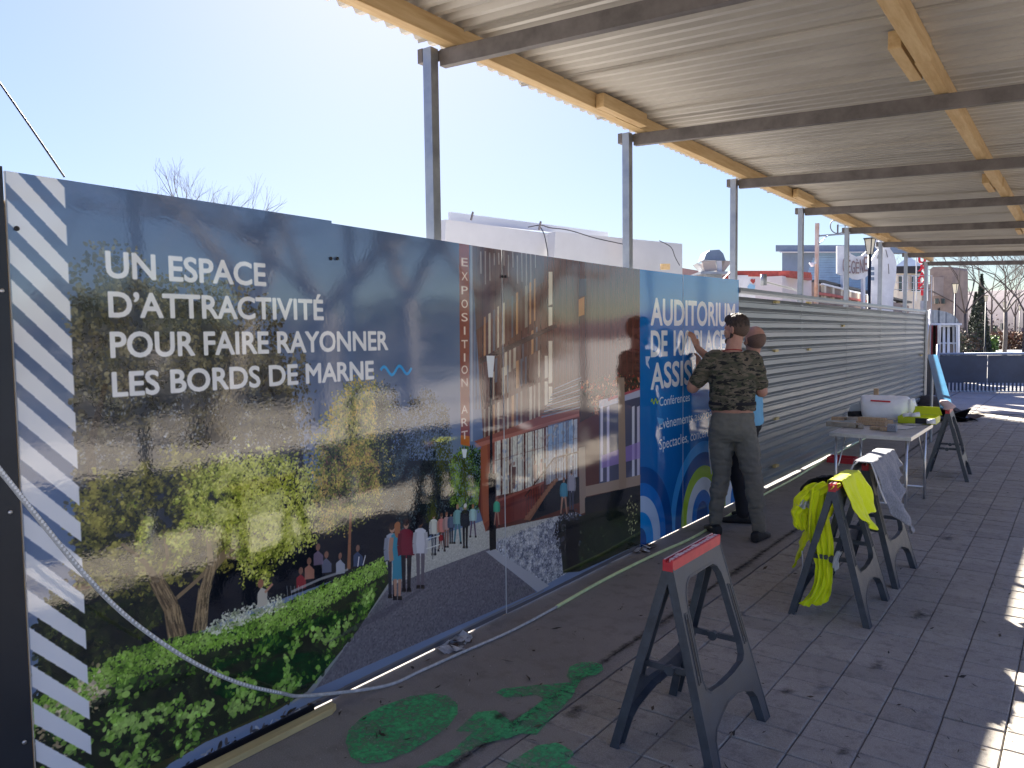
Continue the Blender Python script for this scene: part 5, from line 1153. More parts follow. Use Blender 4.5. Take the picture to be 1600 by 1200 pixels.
def man_two():
    t = thing('person', 'balding man in pale blue t-shirt behind the man in camouflage, hand on lettering', 'person', (.42, 6.62, 0))
    F = Vector((-.95, -.05, 0)).normalized(); Rv = Vector((F.y, -F.x, 0)); Z = Vector((0, 0, 1)); B = Vector((.335, 6.62, 0))
    hipL = B - Rv * .085 + Z * .88; hipR = B + Rv * .085 + Z * .88
    shL = B - Rv * .175 + Z * 1.385; shR = B + Rv * .175 + Z * 1.385
    ankL = Vector((.36, 6.50, .09)); ankR = Vector((.36, 6.74, .09)); kneeL = Vector((.30, 6.50, .48)); kneeR = Vector((.31, 6.72, .48))
    elL = Vector((.235, 6.345, 1.33)); wrL = Vector((.075, 6.185, 1.535)); elR = Vector((.30, 6.80, 1.20)); wrR = Vector((.12, 6.85, 1.38))
    b = MB(); b.loft([ring(B + Z * z, Rv, F, rx, ry) for z, rx, ry in ((.86, .15, .10), (1.0, .15, .105), (1.2, .16, .1), (1.37, .15, .095), (1.44, .08, .07))])
    nb = B + Z * 1.41 - F * .05; hc = Vector((.415, 6.60, 1.595)); limb(b, [nb, nb.lerp(hc, .45), hc - Z * .05], [.066, .060, .060], 16)
    ff = Vector((-.80, .60, -.12)); r_, f_, u_ = head(b, hc, ff, hscale=1.04)
    for sh, el, wr in ((shL, elL, wrL), (shR, elR, wrR)): limb(b, [sh, sh.lerp(el, .5), el], [.056, .05, .044]); limb(b, [el, el.lerp(wr, .35), el.lerp(wr, .8), wr], [.045, .046, .032, .027])
    hand(b, wrL, Vector((-.32, -.22, .85)), Vector((.93, -.1, .3)), Vector((.1, .9, .1)), .35)
    hand(b, wrR, Vector((-.5, .1, .8)), Vector((.9, 0, .4)), Vector((.1, -.9, 0)), .35)
    limb(b, [hipL, kneeL, ankL], [.08, .055, .04]); limb(b, [hipR, kneeR, ankR], [.08, .055, .04])
    o = b.build('body', M['skin'], t); remesh(o, .0055, 3, .5)
    h = MB(); ell(h, hc + u_ * .012 - f_ * .020, r_, f_, u_, .083, .100, .092, 20, 14); o = h.build('clipped_hair', mat('very short hair', (.15, .09, .07), .7, 0, .2, 160), t)
    me = o.data; bm = bmesh.new(); bm.from_mesh(me)
    for co, no, kw in ((hc + u_ * .018, (u_ * 1 - f_ * -.25), dict(clear_outer=True)), (hc + f_ * .035, f_, dict(clear_outer=True)), (hc - u_ * .055, (u_ - f_ * .4), dict(clear_inner=True))): bmesh.ops.bisect_plane(bm, geom=bm.verts[:] + bm.edges[:] + bm.faces[:], plane_co=co, plane_no=no, **kw)
    bm.to_mesh(me); bm.free(); me.polygons.foreach_set('use_smooth', [True] * len(me.polygons))
    for sg in (-1, 1): e = MB(); ell(e, hc + u_ * .002 + f_ * .080 + r_ * sg * .032, r_, f_, u_, .011, .010, .009, 10, 8); e.build('eye', M['white'], t, True)
    b = MB(); b.loft([ring(B + Z * z, Rv, F, rx, ry, 24, .9) for z, rx, ry in ((.86, .185, .14), (.9, .188, .142), (1.1, .185, .135), (1.25, .192, .13), (1.37, .185, .112), (1.42, .11, .085), (1.445, .075, .072))])
    for sh, el in ((shL, elL), (shR, elR)): limb(b, [sh - (sh - B - Z * 1.385) * .25, sh, sh.lerp(el, .5), sh.lerp(el, .66)], [.08, .078, .072, .07], 16)
    o = b.build('t_shirt', mat('pale blue jersey', (.20, .50, .74), .8), t); remesh(o, .008, 3); displace(o, .008, 10, 5)
    b = MB(); b.loft([ring(B + Z * z, Rv, F, rx, ry, 24, .9) for z, rx, ry in ((.97, .16, .12), (.9, .17, .135), (.82, .168, .125), (.77, .13, .1))]); leg_cloth(b, hipL - Z * .05, kneeL, ankL); leg_cloth(b, hipR - Z * .05, kneeR, ankR)
    o = b.build('trousers', M['black_cloth'], t); remesh(o, .008, 3); displace(o, .006, 9, 5)
    for a_, d_ in ((ankL, Vector((-.9, -.3, 0))), (ankR, Vector((-.95, .1, 0)))):
        b = MB(); shoe(b, a_, d_); limb(b, [a_ - Z * .04, a_ + Z * .01], [.038, .04]); o = b.build('shoe', M['sole'], t); remesh(o, .007, 2)
man_two()
# ------------------------------------------------------------------ background
def prismD(name, pts, D, depth, m, parent=None, D2=None, bevel=0, zmin=-.02):
    """board or block whose front outline is seen at photo pixels pts at distance D (to D2 on the right), extruded away by depth metres"""
    xs = [p[0] for p in pts]; x0, x1 = min(xs), max(xs); D2 = D if D2 is None else D2
    P = [atD(x, y, D + (D2 - D) * ((x - x0) / max(1e-6, x1 - x0))) for x, y in pts]
    P = [Vector((p.x, p.y, max(p.z, -.02))) for p in P]
    a = min(P, key=lambda p: (p - CAMP).dot(RT)); c = max(P, key=lambda p: (p - CAMP).dot(RT)); h_ = Vector((c.x - a.x, c.y - a.y, 0)).normalized(); N = Vector((-h_.y, h_.x, 0)); N = N if N.dot(FW) > 0 else -N
    # put all points on the vertical plane through a along h_
    Q = []
    for (x, y) in pts:
        d = ray(x, y); t = (a - CAMP).dot(N) / d.dot(N); q = CAMP + d * t; Q.append(Vector((q.x, q.y, max(q.z, zmin))))
    b = MB(); n = len(Q); R_ = [q + N * depth for q in Q]
    b.add(Q + R_, [tuple(range(n)), tuple(range(2 * n - 1, n - 1, -1))] + [(i, i + n, (i + 1) % n + n, (i + 1) % n) for i in range(n)])
    return b.build(name, m, parent, bevel=bevel)
def rectD(name, x0, y0, x1, y1, D, depth, m, parent=None, D2=None): return prismD(name, [(x0, y0), (x1, y0), (x1, y1), (x0, y1)], D, depth, m, parent, D2)
M['cabin'] = mat('white cabin cladding', (.50, .50, .51), .6, 0, .06, 2)
M['blue_slat'] = mat('blue grey cladding', (.20, .32, .47), .5, 0, .1, 3)
M['blue_fascia'] = mat('slate blue fascia', (.14, .19, .27), .5, 0, .1, 3)
M['red_paint'] = mat('faded red paint', (.42, .07, .05), .6, 0, .25, 8)
M['cream'] = mat('cream render', (.60, .55, .44), .8, 0, .12, 2)
M['stone'] = mat('brown stone', (.30, .235, .20), .85, 0, .3, 1.2, base2=(.18, .14, .125), bump=.3, bscale=6)
M['glass'] = mat('window glass', (.03, .04, .05), .08, 0, spec=.8)
M['wht'] = mat('chalky white board', (.72, .73, .74), .7, 0, .12, 2.5)
M['lantern'] = mat('opal lantern glass', (.80, .72, .52), .35, trans=.0)
M['iron'] = mat('black iron', (.012, .014, .018), .5)
M['rust'] = mat('rusty white mast', (.60, .58, .54), .6, 0, base2=(.36, .17, .08), vscale=1.3, stretch=(3, 3, 1))
DW = 12.
c1 = thing('white_site_wall', 'white wall panel with thin upper sheet rising above the hoarding, left of the second post', 'wall', tuple(atD(780, 350, 8.6) * 1))
def cab(pts, D, D2, dep, par, nm='box'):
    for x, DD in ((pts[0][0] + 15, D + .15), (pts[1][0] - 15, D2 + .0)):
        p = atD(x, 400, DD + .25); b = MB(); b.bar((p.x, p.y, 0), (p.x, p.y, 2.7), .06, .06, up=(0, 1, 0)); b.build('support_post', M['steel'], par)
    return prismD(nm, pts, D, dep, M['cabin'], par, D2, zmin=2.2)
c1.location = (0, 0, 0)
cab([(697, 343), (866, 366), (866, 800), (697, 800)], 8.0, 9.2, .12, c1, 'wall')
prismD('upper_sheet', [(703, 331), (950, 363), (950, 372), (703, 346)], 8.25, .03, mat('pale corrugated edge', (.55, .57, .60), .5), c1, 9.9)
for x, y in ((739, 333), (845, 348)):
    b = MB(); b.tube([atD(x, y - 2, 8.1), atD(x - 3, y + 11, 8.1)], .012, 6); b.build('strap', M['steel_dark'], c1)
c2_ = thing('white_site_wall', 'white wall panel above the hoarding between the second and third posts', 'wall', (0, 0, 0))
cab([(868, 362), (1066, 381), (1066, 900), (868, 900)], 9.05, 10.5, .12, c2_, 'wall')
for (x0, y0, x1, y1) in ((976, 374, 985, 405), (1033, 412, 1047, 421)):
    rectD('timber_block', x0, y0, x1, y1, 9.3, .05, M['timber'], c2_)
b = MB(); b.tube(spl([atD(x, y, 8.9) for x, y in ((825, 355), (845, 352), (860, 356), (890, 360), (930, 372), (976, 382))]), .006, 5); tag(b.build('wire', M['dark']), 'thin wire looping over the two white boxes', 'wire')
b = MB(); b.tube(spl([atD(x, y, 8.4) for x, y in ((843, 353), (850, 366), (855, 390), (856, 400))]), .006, 5); b.tube(spl([atD(x, y, 9.0) for x, y in ((1030, 376), (1048, 386), (1055, 402), (1062, 415))]), .005, 5); b.build('drop_wire', M['dark'], bpy.data.objects['wire'])
# roof vent
vt = thing('roof_vent', 'grey hooded roof vent with flared pale flaps above the blue sheet', 'vent', tuple(atD(1118, 430, 15)))
prismD('hood', [(1100, 406), (1104, 395), (1109, 391), (1124, 390), (1130, 396), (1134, 407)], 15, .5, M['blue_fascia'], vt); prismD('flap', [(1089, 411), (1097, 412), (1101, 424)], 15, .5, M['cabin'], vt)
prismD('flap', [(1097, 408), (1118, 407), (1120, 423), (1101, 424)], 14.9, .05, mat('tan flap', (.42, .35, .30), .6), vt); prismD('flap', [(1120, 408), (1128, 407), (1128, 424), (1121, 424)], 14.9, .05, M['cabin'], vt)
prismD('flap', [(1133, 407), (1144, 408), (1132, 424), (1128, 424)], 15, .5, mat('tan flap 2', (.40, .33, .28), .6), vt); rectD('base_plate', 1095, 424, 1137, 428, 14.8, .8, M['steel'], vt); rectD('duct', 1103, 428, 1128, 445, 15, .6, M['steel'], vt)
rf = thing('low_roof', 'low brownish roof edge behind the vent', 'roof', (0, 0, 0)); prismD('roof_slab', [(1062, 418), (1098, 424), (1180, 430), (1180, 520), (1062, 520)], 18, 3, mat('brown roofing', (.30, .20, .18), .8), rf, 22)
# red topped kiosk with lattice and heart
ks = thing('red_kiosk', 'small white kiosk with red roof edge, lattice panels and painted heart', 'kiosk', (0, 0, 0))
prismD('wall', [(1138, 430), (1222, 430), (1222, 900), (1138, 900)], 16, .6, M['wht'], ks, 15.0); prismD('wall', [(1222, 431), (1268, 438), (1268, 900), (1222, 900)], 15.0, .5, mat('pinkish white board', (.62, .55, .55), .7), ks, 17)
rectD('fascia', 1143, 423, 1233, 432, 15.7, .8, M['red_paint'], ks, 14.7); prismD('fascia', [(1233, 423), (1269, 429), (1269, 438), (1233, 433)], 14.7, .2, M['red_paint'], ks, 16.6)
prismD('gable_edge', [(1130, 436), (1143, 423), (1144, 431), (1136, 437)], 15.7, .1, M['red_paint'], ks)
for (xa, xb, ya, yb, DL) in ((1157, 1172, 433, 440, 15.6), (1198, 1217, 433, 446, 15.0)):
    b = MB()
    n = int((xb - xa) / 2.4)
    for i in range(-4, n + 4):
        for s in (-1, 1):
            p = atD(xa + i * 2.4, ya, DL); q = atD(xa + i * 2.4 + s * (yb - ya), yb, DL)
            # clip to the panel
            def X(pt): v = pt - CAMP; return 800 + FPX * v.dot(RT) / v.dot(FW)
            t0, t1 = 0., 1.
            xs0, xs1 = X(p), X(q)
            if xs0 == xs1: continue
            ta, tb2 = (xa - xs0) / (xs1 - xs0), (xb - xs0) / (xs1 - xs0); lo, hi = max(0, min(ta, tb2)), min(1, max(ta, tb2))
            if hi - lo > .08: b.bar(p.lerp(q, lo), p.lerp(q, hi), .012, .012)
    if b.v: b.build('lattice', M['red_paint'], ks)
ht = [(16 * math.sin(t) ** 3, 13 * math.cos(t) - 5 * math.cos(2 * t) - 2 * math.cos(3 * t) - math.cos(4 * t)) for t in np.linspace(0, 2 * math.pi, 26)[:-1]]
prismD('heart', [(1177 + u * .27, 439 - v * .27) for u, v in ht], 15.3, .02, M['red_paint'], ks)
prismD('painted_cloud', [(1168, 448), (1172, 443), (1179, 446), (1184, 443), (1186, 451), (1170, 452)], 15.3, .02, mat('sky blue paint', (.30, .56, .75), .7), ks)
prismD('painted_figure', [(1227, 438), (1229, 444), (1232, 450), (1226, 453), (1223, 448)], 14.9, .02, M['blue_fascia'], ks)
# floodlight and pipe on the fence top
b = MB(); p = atX(1193, 446, -.12); b.tube([p, p + Vector((0, 0, .12))], .035, 10); tag(b.build('vent_pipe', M['steel'], None, True), 'short grey pipe standing behind the fence top rail', 'pipe')
b = MB(); b.tube([atX(1197, 441, -.14), atX(1240, 452, -.14), atX(1249, 455, -.14)], .012, 6); tag(b.build('handrail', M['cabin']), 'thin pale handrail just above the fence top', 'rail')
# blue slatted building
bl_ = thing('blue_building', 'blue grey slatted building with flat overhanging roof edge', 'building', (0, 0, 0))
prismD('wall', [(1222, 392), (1372, 390), (1372, 700), (1222, 700)], 26, 1., M['blue_fascia'], bl_, 23.2); rectD('roof_edge', 1212, 383, 1376, 393, 25.7, 1.6, M['blue_fascia'], bl_, 22.7); rectD('gutter', 1218, 393, 1373, 394.6, 25.5, .2, M['cabin'], bl_, 22.6)
rectD('corner_trim', 1222, 395, 1225, 470, 25.8, .1, M['steel'], bl_)
for k in range(20):
    y = 395 + k * 3.9
    prismD('slat', [(1225, y), (1372, y - .2), (1372, y + 3.3), (1225, y + 3.5)], 25.75 - .0, .10, M['blue_slat'], bl_, 22.95)
# rusty mast with rings
ms = thing('ring_mast', 'rusty white mast with a side arm carrying two metal rings', 'mast', tuple(atD(1276, 440, 17)))
b = MB(); t_, bo = atD(1277, 349, 17), atD(1274, 470, 17); b.bar(Vector((t_.x, t_.y, 0)), t_, .075, .075, up=(0, 1, 0)); b.build('post', M['rust'], ms)
b = MB(); b.bar(atD(1280, 368.5, 17), atD(1344, 363.5, 17.4), .035, .035); b.bar(atD(1280, 381, 17), atD(1293, 368, 17), .018, .018); b.build('arm', M['steel'], ms)
for cx, cy, r in ((1309, 353, 11.6), (1344, 350, 11)):
    b = MB(); c = atD(cx, cy, 17.2); rr = r / FPX * 17.2; b.tube([c + RT * rr * math.cos(a) + Vector((0, 0, 1)) * rr * math.sin(a) for a in np.linspace(0, 2 * math.pi, 37)], .011, 6, cap=False); b.build('ring', M['steel_dark'], ms, True)
    b = MB(); b.bar(c - Vector((0, 0, rr * 1.1)), c + Vector((0, 0, .03)), .03, .03); b.bar(c, c + RT * rr * .95, .008, .008); b.bar(c, c + RT * rr * .3 + Vector((0, 0, rr * .9)), .006, .006); b.build('hub', M['steel_dark'], ms)
b = MB(); p = atD(1269, 412, 17); b.tube([p, atD(1275, 411, 17)], .02, 6); ell2 = [p + Vector((0, 0, 0))]; b.tube([p + Vector((0, 0, .02)), p + Vector((0, 0, -.07))], [.07, .03], 10); b.build('camera_dome', M['white'], ms, True)
# low stone building with dark roof strip
lw = thing('low_stone_building', 'low stone building with thin dark roof and red scalloped awning behind fence', 'building', (0, 0, 0))
prismD('wall', [(1272, 441), (1420, 478), (1420, 900), (1272, 900)], 19, 1.5, M['stone'], lw, 27)
prismD('roof_edge', [(1266, 437), (1285, 437), (1425, 471), (1425, 474), (1285, 441), (1266, 440)], 18.7, 2., M['dark'], lw, 27.2); prismD('white_trim', [(1286, 442), (1400, 471), (1400, 474), (1286, 445)], 18.65, .05, M['white'], lw, 26)
prismD('awning', [(1278, 456), (1300, 459), (1330, 465), (1366, 471), (1366, 474), (1278, 460)], 18.2, .05, M['red_paint'], lw, 23)
for k in range(9):
    x = 1288 + k * 13; prismD('stone_pier', [(x, 446 + k * 3.0), (x + 3, 446.7 + k * 3.0), (x + 3, 470 + k * 2), (x, 470 + k * 2)], 18.75 + k * .7, .08, M['cream'], lw, 18.9 + k * .7)
# white scroll sign with lettering
def letters(word, a_px, b_px, y_base, cap_px, D, m, parent, mirror=False, nm='letter', wgt=.0):
    n = len(word)
    for i, ch in enumerate(word):
        v, tr = font_mesh(ch, wgt); w0 = (b_px - a_px) / n; x = a_px + i * w0
        bw_ = v[:, 0].max() - v[:, 0].min(); hv, _ = font_mesh('H', wgt); hh = hv[:, 1].max(); P = []
        for q in v:
            u = (q[0] - v[:, 0].min()) / bw_; u = 1 - u if mirror else u
            P.append(atD(x + w0 * (.1 + .8 * u), y_base(i) - q[1] / hh * cap_px(i), D))
        b = MB(); k = len(P); N = _f * .02; b.add(P + [p - N for p in P], [tuple(t) for t in tr] + [tuple(j + k for j in t) for t in tr]); b.build(nm, m, parent)
sg_ = thing('scroll_sign', 'white scroll shaped sign reading G\u00c9G\u00c8NE beside the near street lamp', 'sign', (0, 0, 0))
prismD('board', [(1308, 384), (1321, 384), (1324, 389), (1330, 397), (1338, 401), (1347, 399), (1353, 394), (1357, 388), (1358, 428), (1352, 434), (1342, 437), (1333, 436), (1326, 431), (1322, 426), (1318, 431), (1308, 427)], 20.5, .08, M['wht'], sg_)
letters('G\u00c9G\u00c8NE', 1316, 1356, lambda i: 426 + [0, 1, 1.5, 1.5, .5, -2][i] * 1, lambda i: [23, 21, 20, 18, 21, 23][i], 20.47, mat('faded maroon letters', (.30, .22, .21), .7), sg_)
for x in (1313, 1345): rectD('leg', x, 430, x + 4, 520, 20.6, .08, M['wht'], sg_)
fg = thing('cutout_sign', 'large white bell shaped cutout board right of the scroll sign', 'sign', (0, 0, 0))
prismD('board', [(1361, 520), (1361, 408), (1368, 396), (1376, 386), (1380, 377), (1386, 375), (1391, 380), (1391, 389), (1397, 397), (1401, 412), (1400, 436), (1396, 456), (1395, 520)], 21, .08, M['wht'], fg)
for x, y, x2, y2 in ((1384, 390, 1387, 402), (1388, 412, 1389, 428), (1374, 392, 1371, 404)): 
    b = MB(); b.bar(atD(x, y, 20.97), atD(x2, y2, 20.97), .015, .015); b.build('painted_line', M['steel_dark'], fg)
for y in (417, 425, 433): rectD('dark_slot', 1361, y, 1366, y + 5, 20.9, .08, M['blue_fascia'], fg)
b = MB(); b.tube(spl([atD(x, y, 20.8) for x, y in ((1371, 386), (1368, 378), (1373, 373), (1376, 378), (1370, 384), (1376, 388))]), .05, 6); b.build('curl', M['wht'], fg, True)
# pavilion
pv = thing('pavilion', 'small pavilion with dark pyramid roof, glazed panes and cream walls', 'pavilion', (0, 0, 0))
b = MB(); D = 30
apex = atD(1420, 400, D + 1.2); e = [atD(1399, 416, D), atD(1441, 416, D), atD(1440, 416, D + 2.6), atD(1401, 416, D + 2.6)]; z_ = e[0].z; e = [Vector((q.x, q.y, z_)) for q in e]; b.add(e + [apex], [(0, 1, 4), (1, 2, 4), (2, 3, 4), (3, 0, 4), (3, 2, 1, 0)]); b.build('roof', M['blue_fascia'], pv)
rectD('eaves_band', 1400, 416, 1440, 427, D, 2.4, M['dark'], pv); rectD('wall', 1402, 427, 1440, 520, D + .2, 2.2, M['cream'], pv)
for x in (1404, 1412, 1424, 1432): fr = rectD('window', x, 431, x + 6.5, 456, D + .12, .06, M['white'], pv); rectD('pane', x + 1, 432, x + 5.6, 455, D + .08, .03, M['glass'], fr)
# mirrored red vertical lettering
rs = thing('red_letter_sign', 'vertical sign of red mirrored letters on thin rails', 'sign', (0, 0, 0))
M['red_letters'] = mat('red letters', (.75, .02, .03), .5)
for i, ch in enumerate('RESTAURANT'):
    yb = 461 - (9 - i) * 12.6; letters(ch, 1433, 1448, lambda k, yb=yb: yb, lambda k: 10.6, 27, M['red_letters'], rs, True, wgt=.05)
for x in (1432, 1449.5): b = MB(); b.bar(atD(x, 330, 27.02), atD(x, 470, 27.02), .03, .03); b.build('rail', M['cabin'], rs)
for k in range(10): b = MB(); b.bar(atD(1432, 336 + k * 12.6 + 11.7, 27.02), atD(1449.5, 336 + k * 12.6 + 11.7, 27.02), .012, .012); b.build('crosspiece', M['cabin'], rs)
p = atD(1441, 470, 27.02); b = MB(); b.bar(Vector((p.x, p.y, 0)), p, .1, .1, up=(0, 1, 0)); b.build('post', M['cabin'], rs)
for x in (1400, 1418): pass
# guard rail lines in front of the pavilion
b = MB()
for y in (430, 441, 452): b.bar(atD(1396, y, 26), atD(1456, y + 1, 26), .018, .018)
for x in (1396, 1412, 1428, 1456): q = atD(x, 430, 26); b.bar(Vector((q.x, q.y, 0)), q, .025, .025, up=(0, 1, 0))
tag(b.build('guard_rail', M['cabin']), 'thin white guard rail in front of the pavilion', 'rail')
# stone house
sh_ = thing('stone_house', 'tall brown stone house with flat top beyond the fence end', 'house', (0, 0, 0))
prismD('wall', [(1453, 421), (1458, 417), (1486, 417), (1488, 421), (1488, 540), (1453, 540)], 48, 2.5, M['stone'], sh_, 46.8)
rectD('pale_panel', 1459, 433, 1478, 462, 47.2, .1, mat('pale stone', (.36, .30, .27), .85, 0, .2, 1), sh_)
for x, y in ((1461, 466), (1471, 466)): fr = rectD('window', x, y, x + 6, y + 9, 47.1, .1, M['stone'], sh_); rectD('pane', x + .6, y + .6, x + 5.4, y + 8.4, 47.0, .06, M['glass'], fr)
b = MB(); b.bar(atD(1458, 473, 47.5), atD(1480, 473, 47.5), .12, .12); b.bar(atD(1466, 484, 47.5), atD(1480, 473, 47.5), .12, .12); b.build('timber_brace', M['dark'], sh_)
prismD('side_roof', [(1488, 441), (1504, 450), (1504, 540), (1488, 540)], 52, 6, mat('dark stone', (.2, .17, .16), .85, 0, .3, 1), sh_)
# round roofed kiosk
kk = thing('glazed_kiosk', 'small glazed kiosk with curved metal roof and maroon frames behind barrier', 'kiosk', (0, 0, 0)); D = 27
arc = [(1453.5, 484), (1465, 484.5), (1478, 487), (1488, 491), (1495, 497), (1499, 505)]
for i in range(12):
    t0, t1 = i / 12, (i + .97) / 12
    def ap(t): k = t * (len(arc) - 1); j = min(int(k), len(arc) - 2); return (arc[j][0] + (arc[j + 1][0] - arc[j][0]) * (k - j), arc[j][1] + (arc[j + 1][1] - arc[j][1]) * (k - j))
    a_, b_ = ap(t0), ap(t1); prismD('roof_rib', [a_, b_, (b_[0], 505), (a_[0], 505)], D - .05 - .02 * (i % 2), 1.6, M['steel'], kk)
rectD('fascia', 1453, 505, 1503, 508, D - .1, 1.8, M['white'], kk); rectD('wall', 1454, 508, 1500, 580, D + .3, 1.3, mat('dim interior', (.09, .08, .075), .4), kk)
M['maroon'] = mat('maroon frame', (.20, .03, .04), .5)
for x, w, m_ in ((1454, 2.2, 'white'), (1457, 1.6, 'maroon'), (1466, 2.2, 'maroon'), (1469, 1.6, 'white'), (1476, 1.1, 'white'), (1483, 1.1, 'white'), (1490, 1.6, 'white'), (1497.5, 2.2, 'white')): rectD('mullion', x, 508, x + w, 575, D + .2, .08, M[m_], kk)
for y, m_ in ((535, 'white'), (508.5, 'white')): rectD('rail', 1468, y, 1498, y + 2.2, D + .15, .05, M[m_], kk)
rectD('lower_panel', 1470, 538, 1497, 575, D + .18, .08, mat('dim panel', (.18, .15, .12), .7), kk); rectD('door', 1459, 511, 1466, 575, D + .22, .05, mat('door glass', (.10, .09, .07), .2), kk)
b = MB(); b.tube([atD(1453, 484, 26.4), atD(1449, 520, 25), atD(1446.5, 552, 24)], .03, 8); tag(b.build('leaning_pole', M['cabin'], None, True), 'pale pole leaning between fence end and kiosk', 'pole')
# street lamps
def lamp(px, ytop, ybot, D, lb):
    t = thing('street_lamp', lb, 'street lamp', tuple(Vector((atD(px, 500, D).x, atD(px, 500, D).y, 0))), 'street lamps along the riverside')
    p = atD(px, ybot, D); tp = atD(px, ytop, D); q = Vector((p.x, p.y, 0)); zb, zt = p.z, tp.z
    b = MB(); b.tube([q, q + Vector((0, 0, .5)), q + Vector((0, 0, .55)), Vector((p.x, p.y, zb))], [.09, .08, .045, .04], 10); b.build('post', M['iron'], t, True)
    h_ = zt - zb; w0, w1 = h_ * .19, h_ * .35; bb = Vector((p.x, p.y, zb)); pts = []
    for w, z in ((w0, .0), (w1, h_)): pts.append([bb + Vector((math.cos(a + .5) * w, math.sin(a + .5) * w, z)) for a in (0, math.pi / 2, math.pi, 3 * math.pi / 2)])
    b = MB(); b.loft(pts); b.build('lantern_glass', M['lantern'], t)
    for k in range(4): b = MB(); b.bar(pts[0][k], pts[1][k], .02, .02); b.build('lantern_frame', M['iron'], t)
    b = MB(); b.mm(bb + Vector((-w1, -w1, h_)), bb + Vector((w1, w1, h_ + .03))); b.build('lantern_cap', M['iron'], t)
    return t
lamp(1359, 374, 397, 19.6, 'nearest street lamp, its cream lantern against the white signs')
lamp(1492.5, 444, 458, 42, 'street lamp standing just right of the stone house')
lamp(1540.5, 462, 471, 56, 'street lamp beside the conifer')
t = lamp(1569.5, 472, 480, 68, 'street lamp with a small dark box on its post'); rectD('box', 1565.5, 505, 1572.5, 515, 67.6, .3, M['iron'], t)
lamp(1593.5, 478, 485, 80, 'farthest street lamp, by the brown hedge')

# barrier
br = thing('dark_barrier', 'low dark blue barrier with pale top rail and narrow upright slots', 'barrier', (-.37, 24.0, 0))
A = Vector((-.55, 23.96, 0)); Bq = Vector((7.5, 26.8, 0)); d = (Bq - A); L = d.length; U = d.normalized(); N = Vector((U.y, -U.x, 0))
M['navy'] = mat('dark blue sheeting', (.035, .055, .095), .5, 0, .2, 3)
M['rail'] = mat('pale blue rail', (.34, .42, .52), .4, .3)
pos = 0
while pos < L:
    w = min(1.24, L - pos)
    b = MB(); b.bar(A + U * pos + Vector((0, 0, .62)), A + U * (pos + w - .008) + Vector((0, 0, .62)), .012, .74, up=N); 
    b = MB(); a_, c_ = A + U * pos, A + U * (pos + w - .012); b.add([a_ + Vector((0, 0, .25)), c_ + Vector((0, 0, .25)), c_ + Vector((0, 0, 1.0)), a_ + Vector((0, 0, 1.0))] + [q + N * -.012 for q in (a_ + Vector((0, 0, .25)), c_ + Vector((0, 0, .25)), c_ + Vector((0, 0, 1.0)), a_ + Vector((0, 0, 1.0)))], [(0, 1, 2, 3), (7, 6, 5, 4), (0, 4, 5, 1), (1, 5, 6, 2), (2, 6, 7, 3), (3, 7, 4, 0)]); b.build('panel', M['navy'], br); pos += w
k = 0
while k * .092 < L:
    p = A + U * (k * .092); b = MB(); b.mm(p + Vector((-.024, -.012, .0)), p + Vector((.024, .012, .25))); b.build('bar', M['navy'], br); k += 1
b = MB(); b.tube([A + Vector((0, 0, 1.04)), Bq + Vector((0, 0, 1.04))], .035, 10); b.build('top_rail', M['rail'], br, True)
b = MB(); b.bar(A + Vector((0, 0, .02)), Bq + Vector((0, 0, .02)), .03, .03); b.build('bottom_rail', M['rail'], br)
ds = prismD('dark_sheet', [(1450, 560), (1464, 560), (1464, 616), (1448, 622)], 19.5, .05, M['dark']); tag(ds, 'dark sheet standing between the fence end and barrier', 'sheet')
p = atZ(1464, 626, 0); b = MB(); b.tube([(p.x, p.y, 0), (p.x, p.y, 1.35)], .035, 8); tag(b.build('bollard_post', M['steel'], None, True), 'grey metal post at left end of the barrier', 'post')
sp = atZ(1452, 646, 0); b = MB()
for k in range(9):
    a = k * .7; 
R_ = []
for i in range(9):
    t = i / 8; r = .65 * (1 - t) ** .7; R_.append([Vector((sp.x - .1 + r * math.cos(a) * (1 + .3 * mnoise.noise((math.cos(a), math.sin(a), t))), sp.y + .6 + r * 1.2 * math.sin(a), .34 * t)) for a in np.linspace(0, 2 * math.pi, 21)[:-1]])
tag(b.loft(R_).build('soil_heap', mat('dark soil', (.045, .035, .028), .9, 0, .4, 12, bump=.6, bscale=25), None, True), 'low dark heap of soil at the far end of the ribbed fence', 'soil heap')

# ------------------------------------------------------------------ trees
M['bark'] = mat('grey bark', (.13, .115, .10), .85, 0, .3, 4, bump=.4, bscale=14)
M['bark_d'] = mat('brown twig bark', (.085, .066, .058), .85, 0, .25, 4)
def grow(b, p, d, L, r, lv, rr, spread, up, nch, sides):
    n = 3 if lv > 1 else 2; pts = [p]; rad = [r]; q = p.copy(); dd = d.copy()
    for i in range(n):
        dd = (dd + Vector((rr.gauss(0, .13), rr.gauss(0, .13), rr.gauss(0, .10) + up))).normalized(); q = q + dd * (L / n); pts.append(q.copy()); rad.append(r * (1 - .42 * (i + 1) / n))
    b.tube(pts, rad, max(3, sides), cap=False)
    if lv <= 0: return
    for k in range(nch if lv > 1 else nch + 1):
        t = rr.uniform(.45, 1.) if k else 1.; j = min(int(t * n), n - 1); a = pts[j].lerp(pts[j + 1], t * n - j); ax = Vector((rr.gauss(0, 1), rr.gauss(0, 1), rr.gauss(0, .6))).normalized()
        nd = (dd + ax * spread).normalized(); grow(b, a, nd, L * rr.uniform(.58, .80), r * (.60 if k == 0 else .46), lv - 1, rr, spread, up, nch, sides - 1)
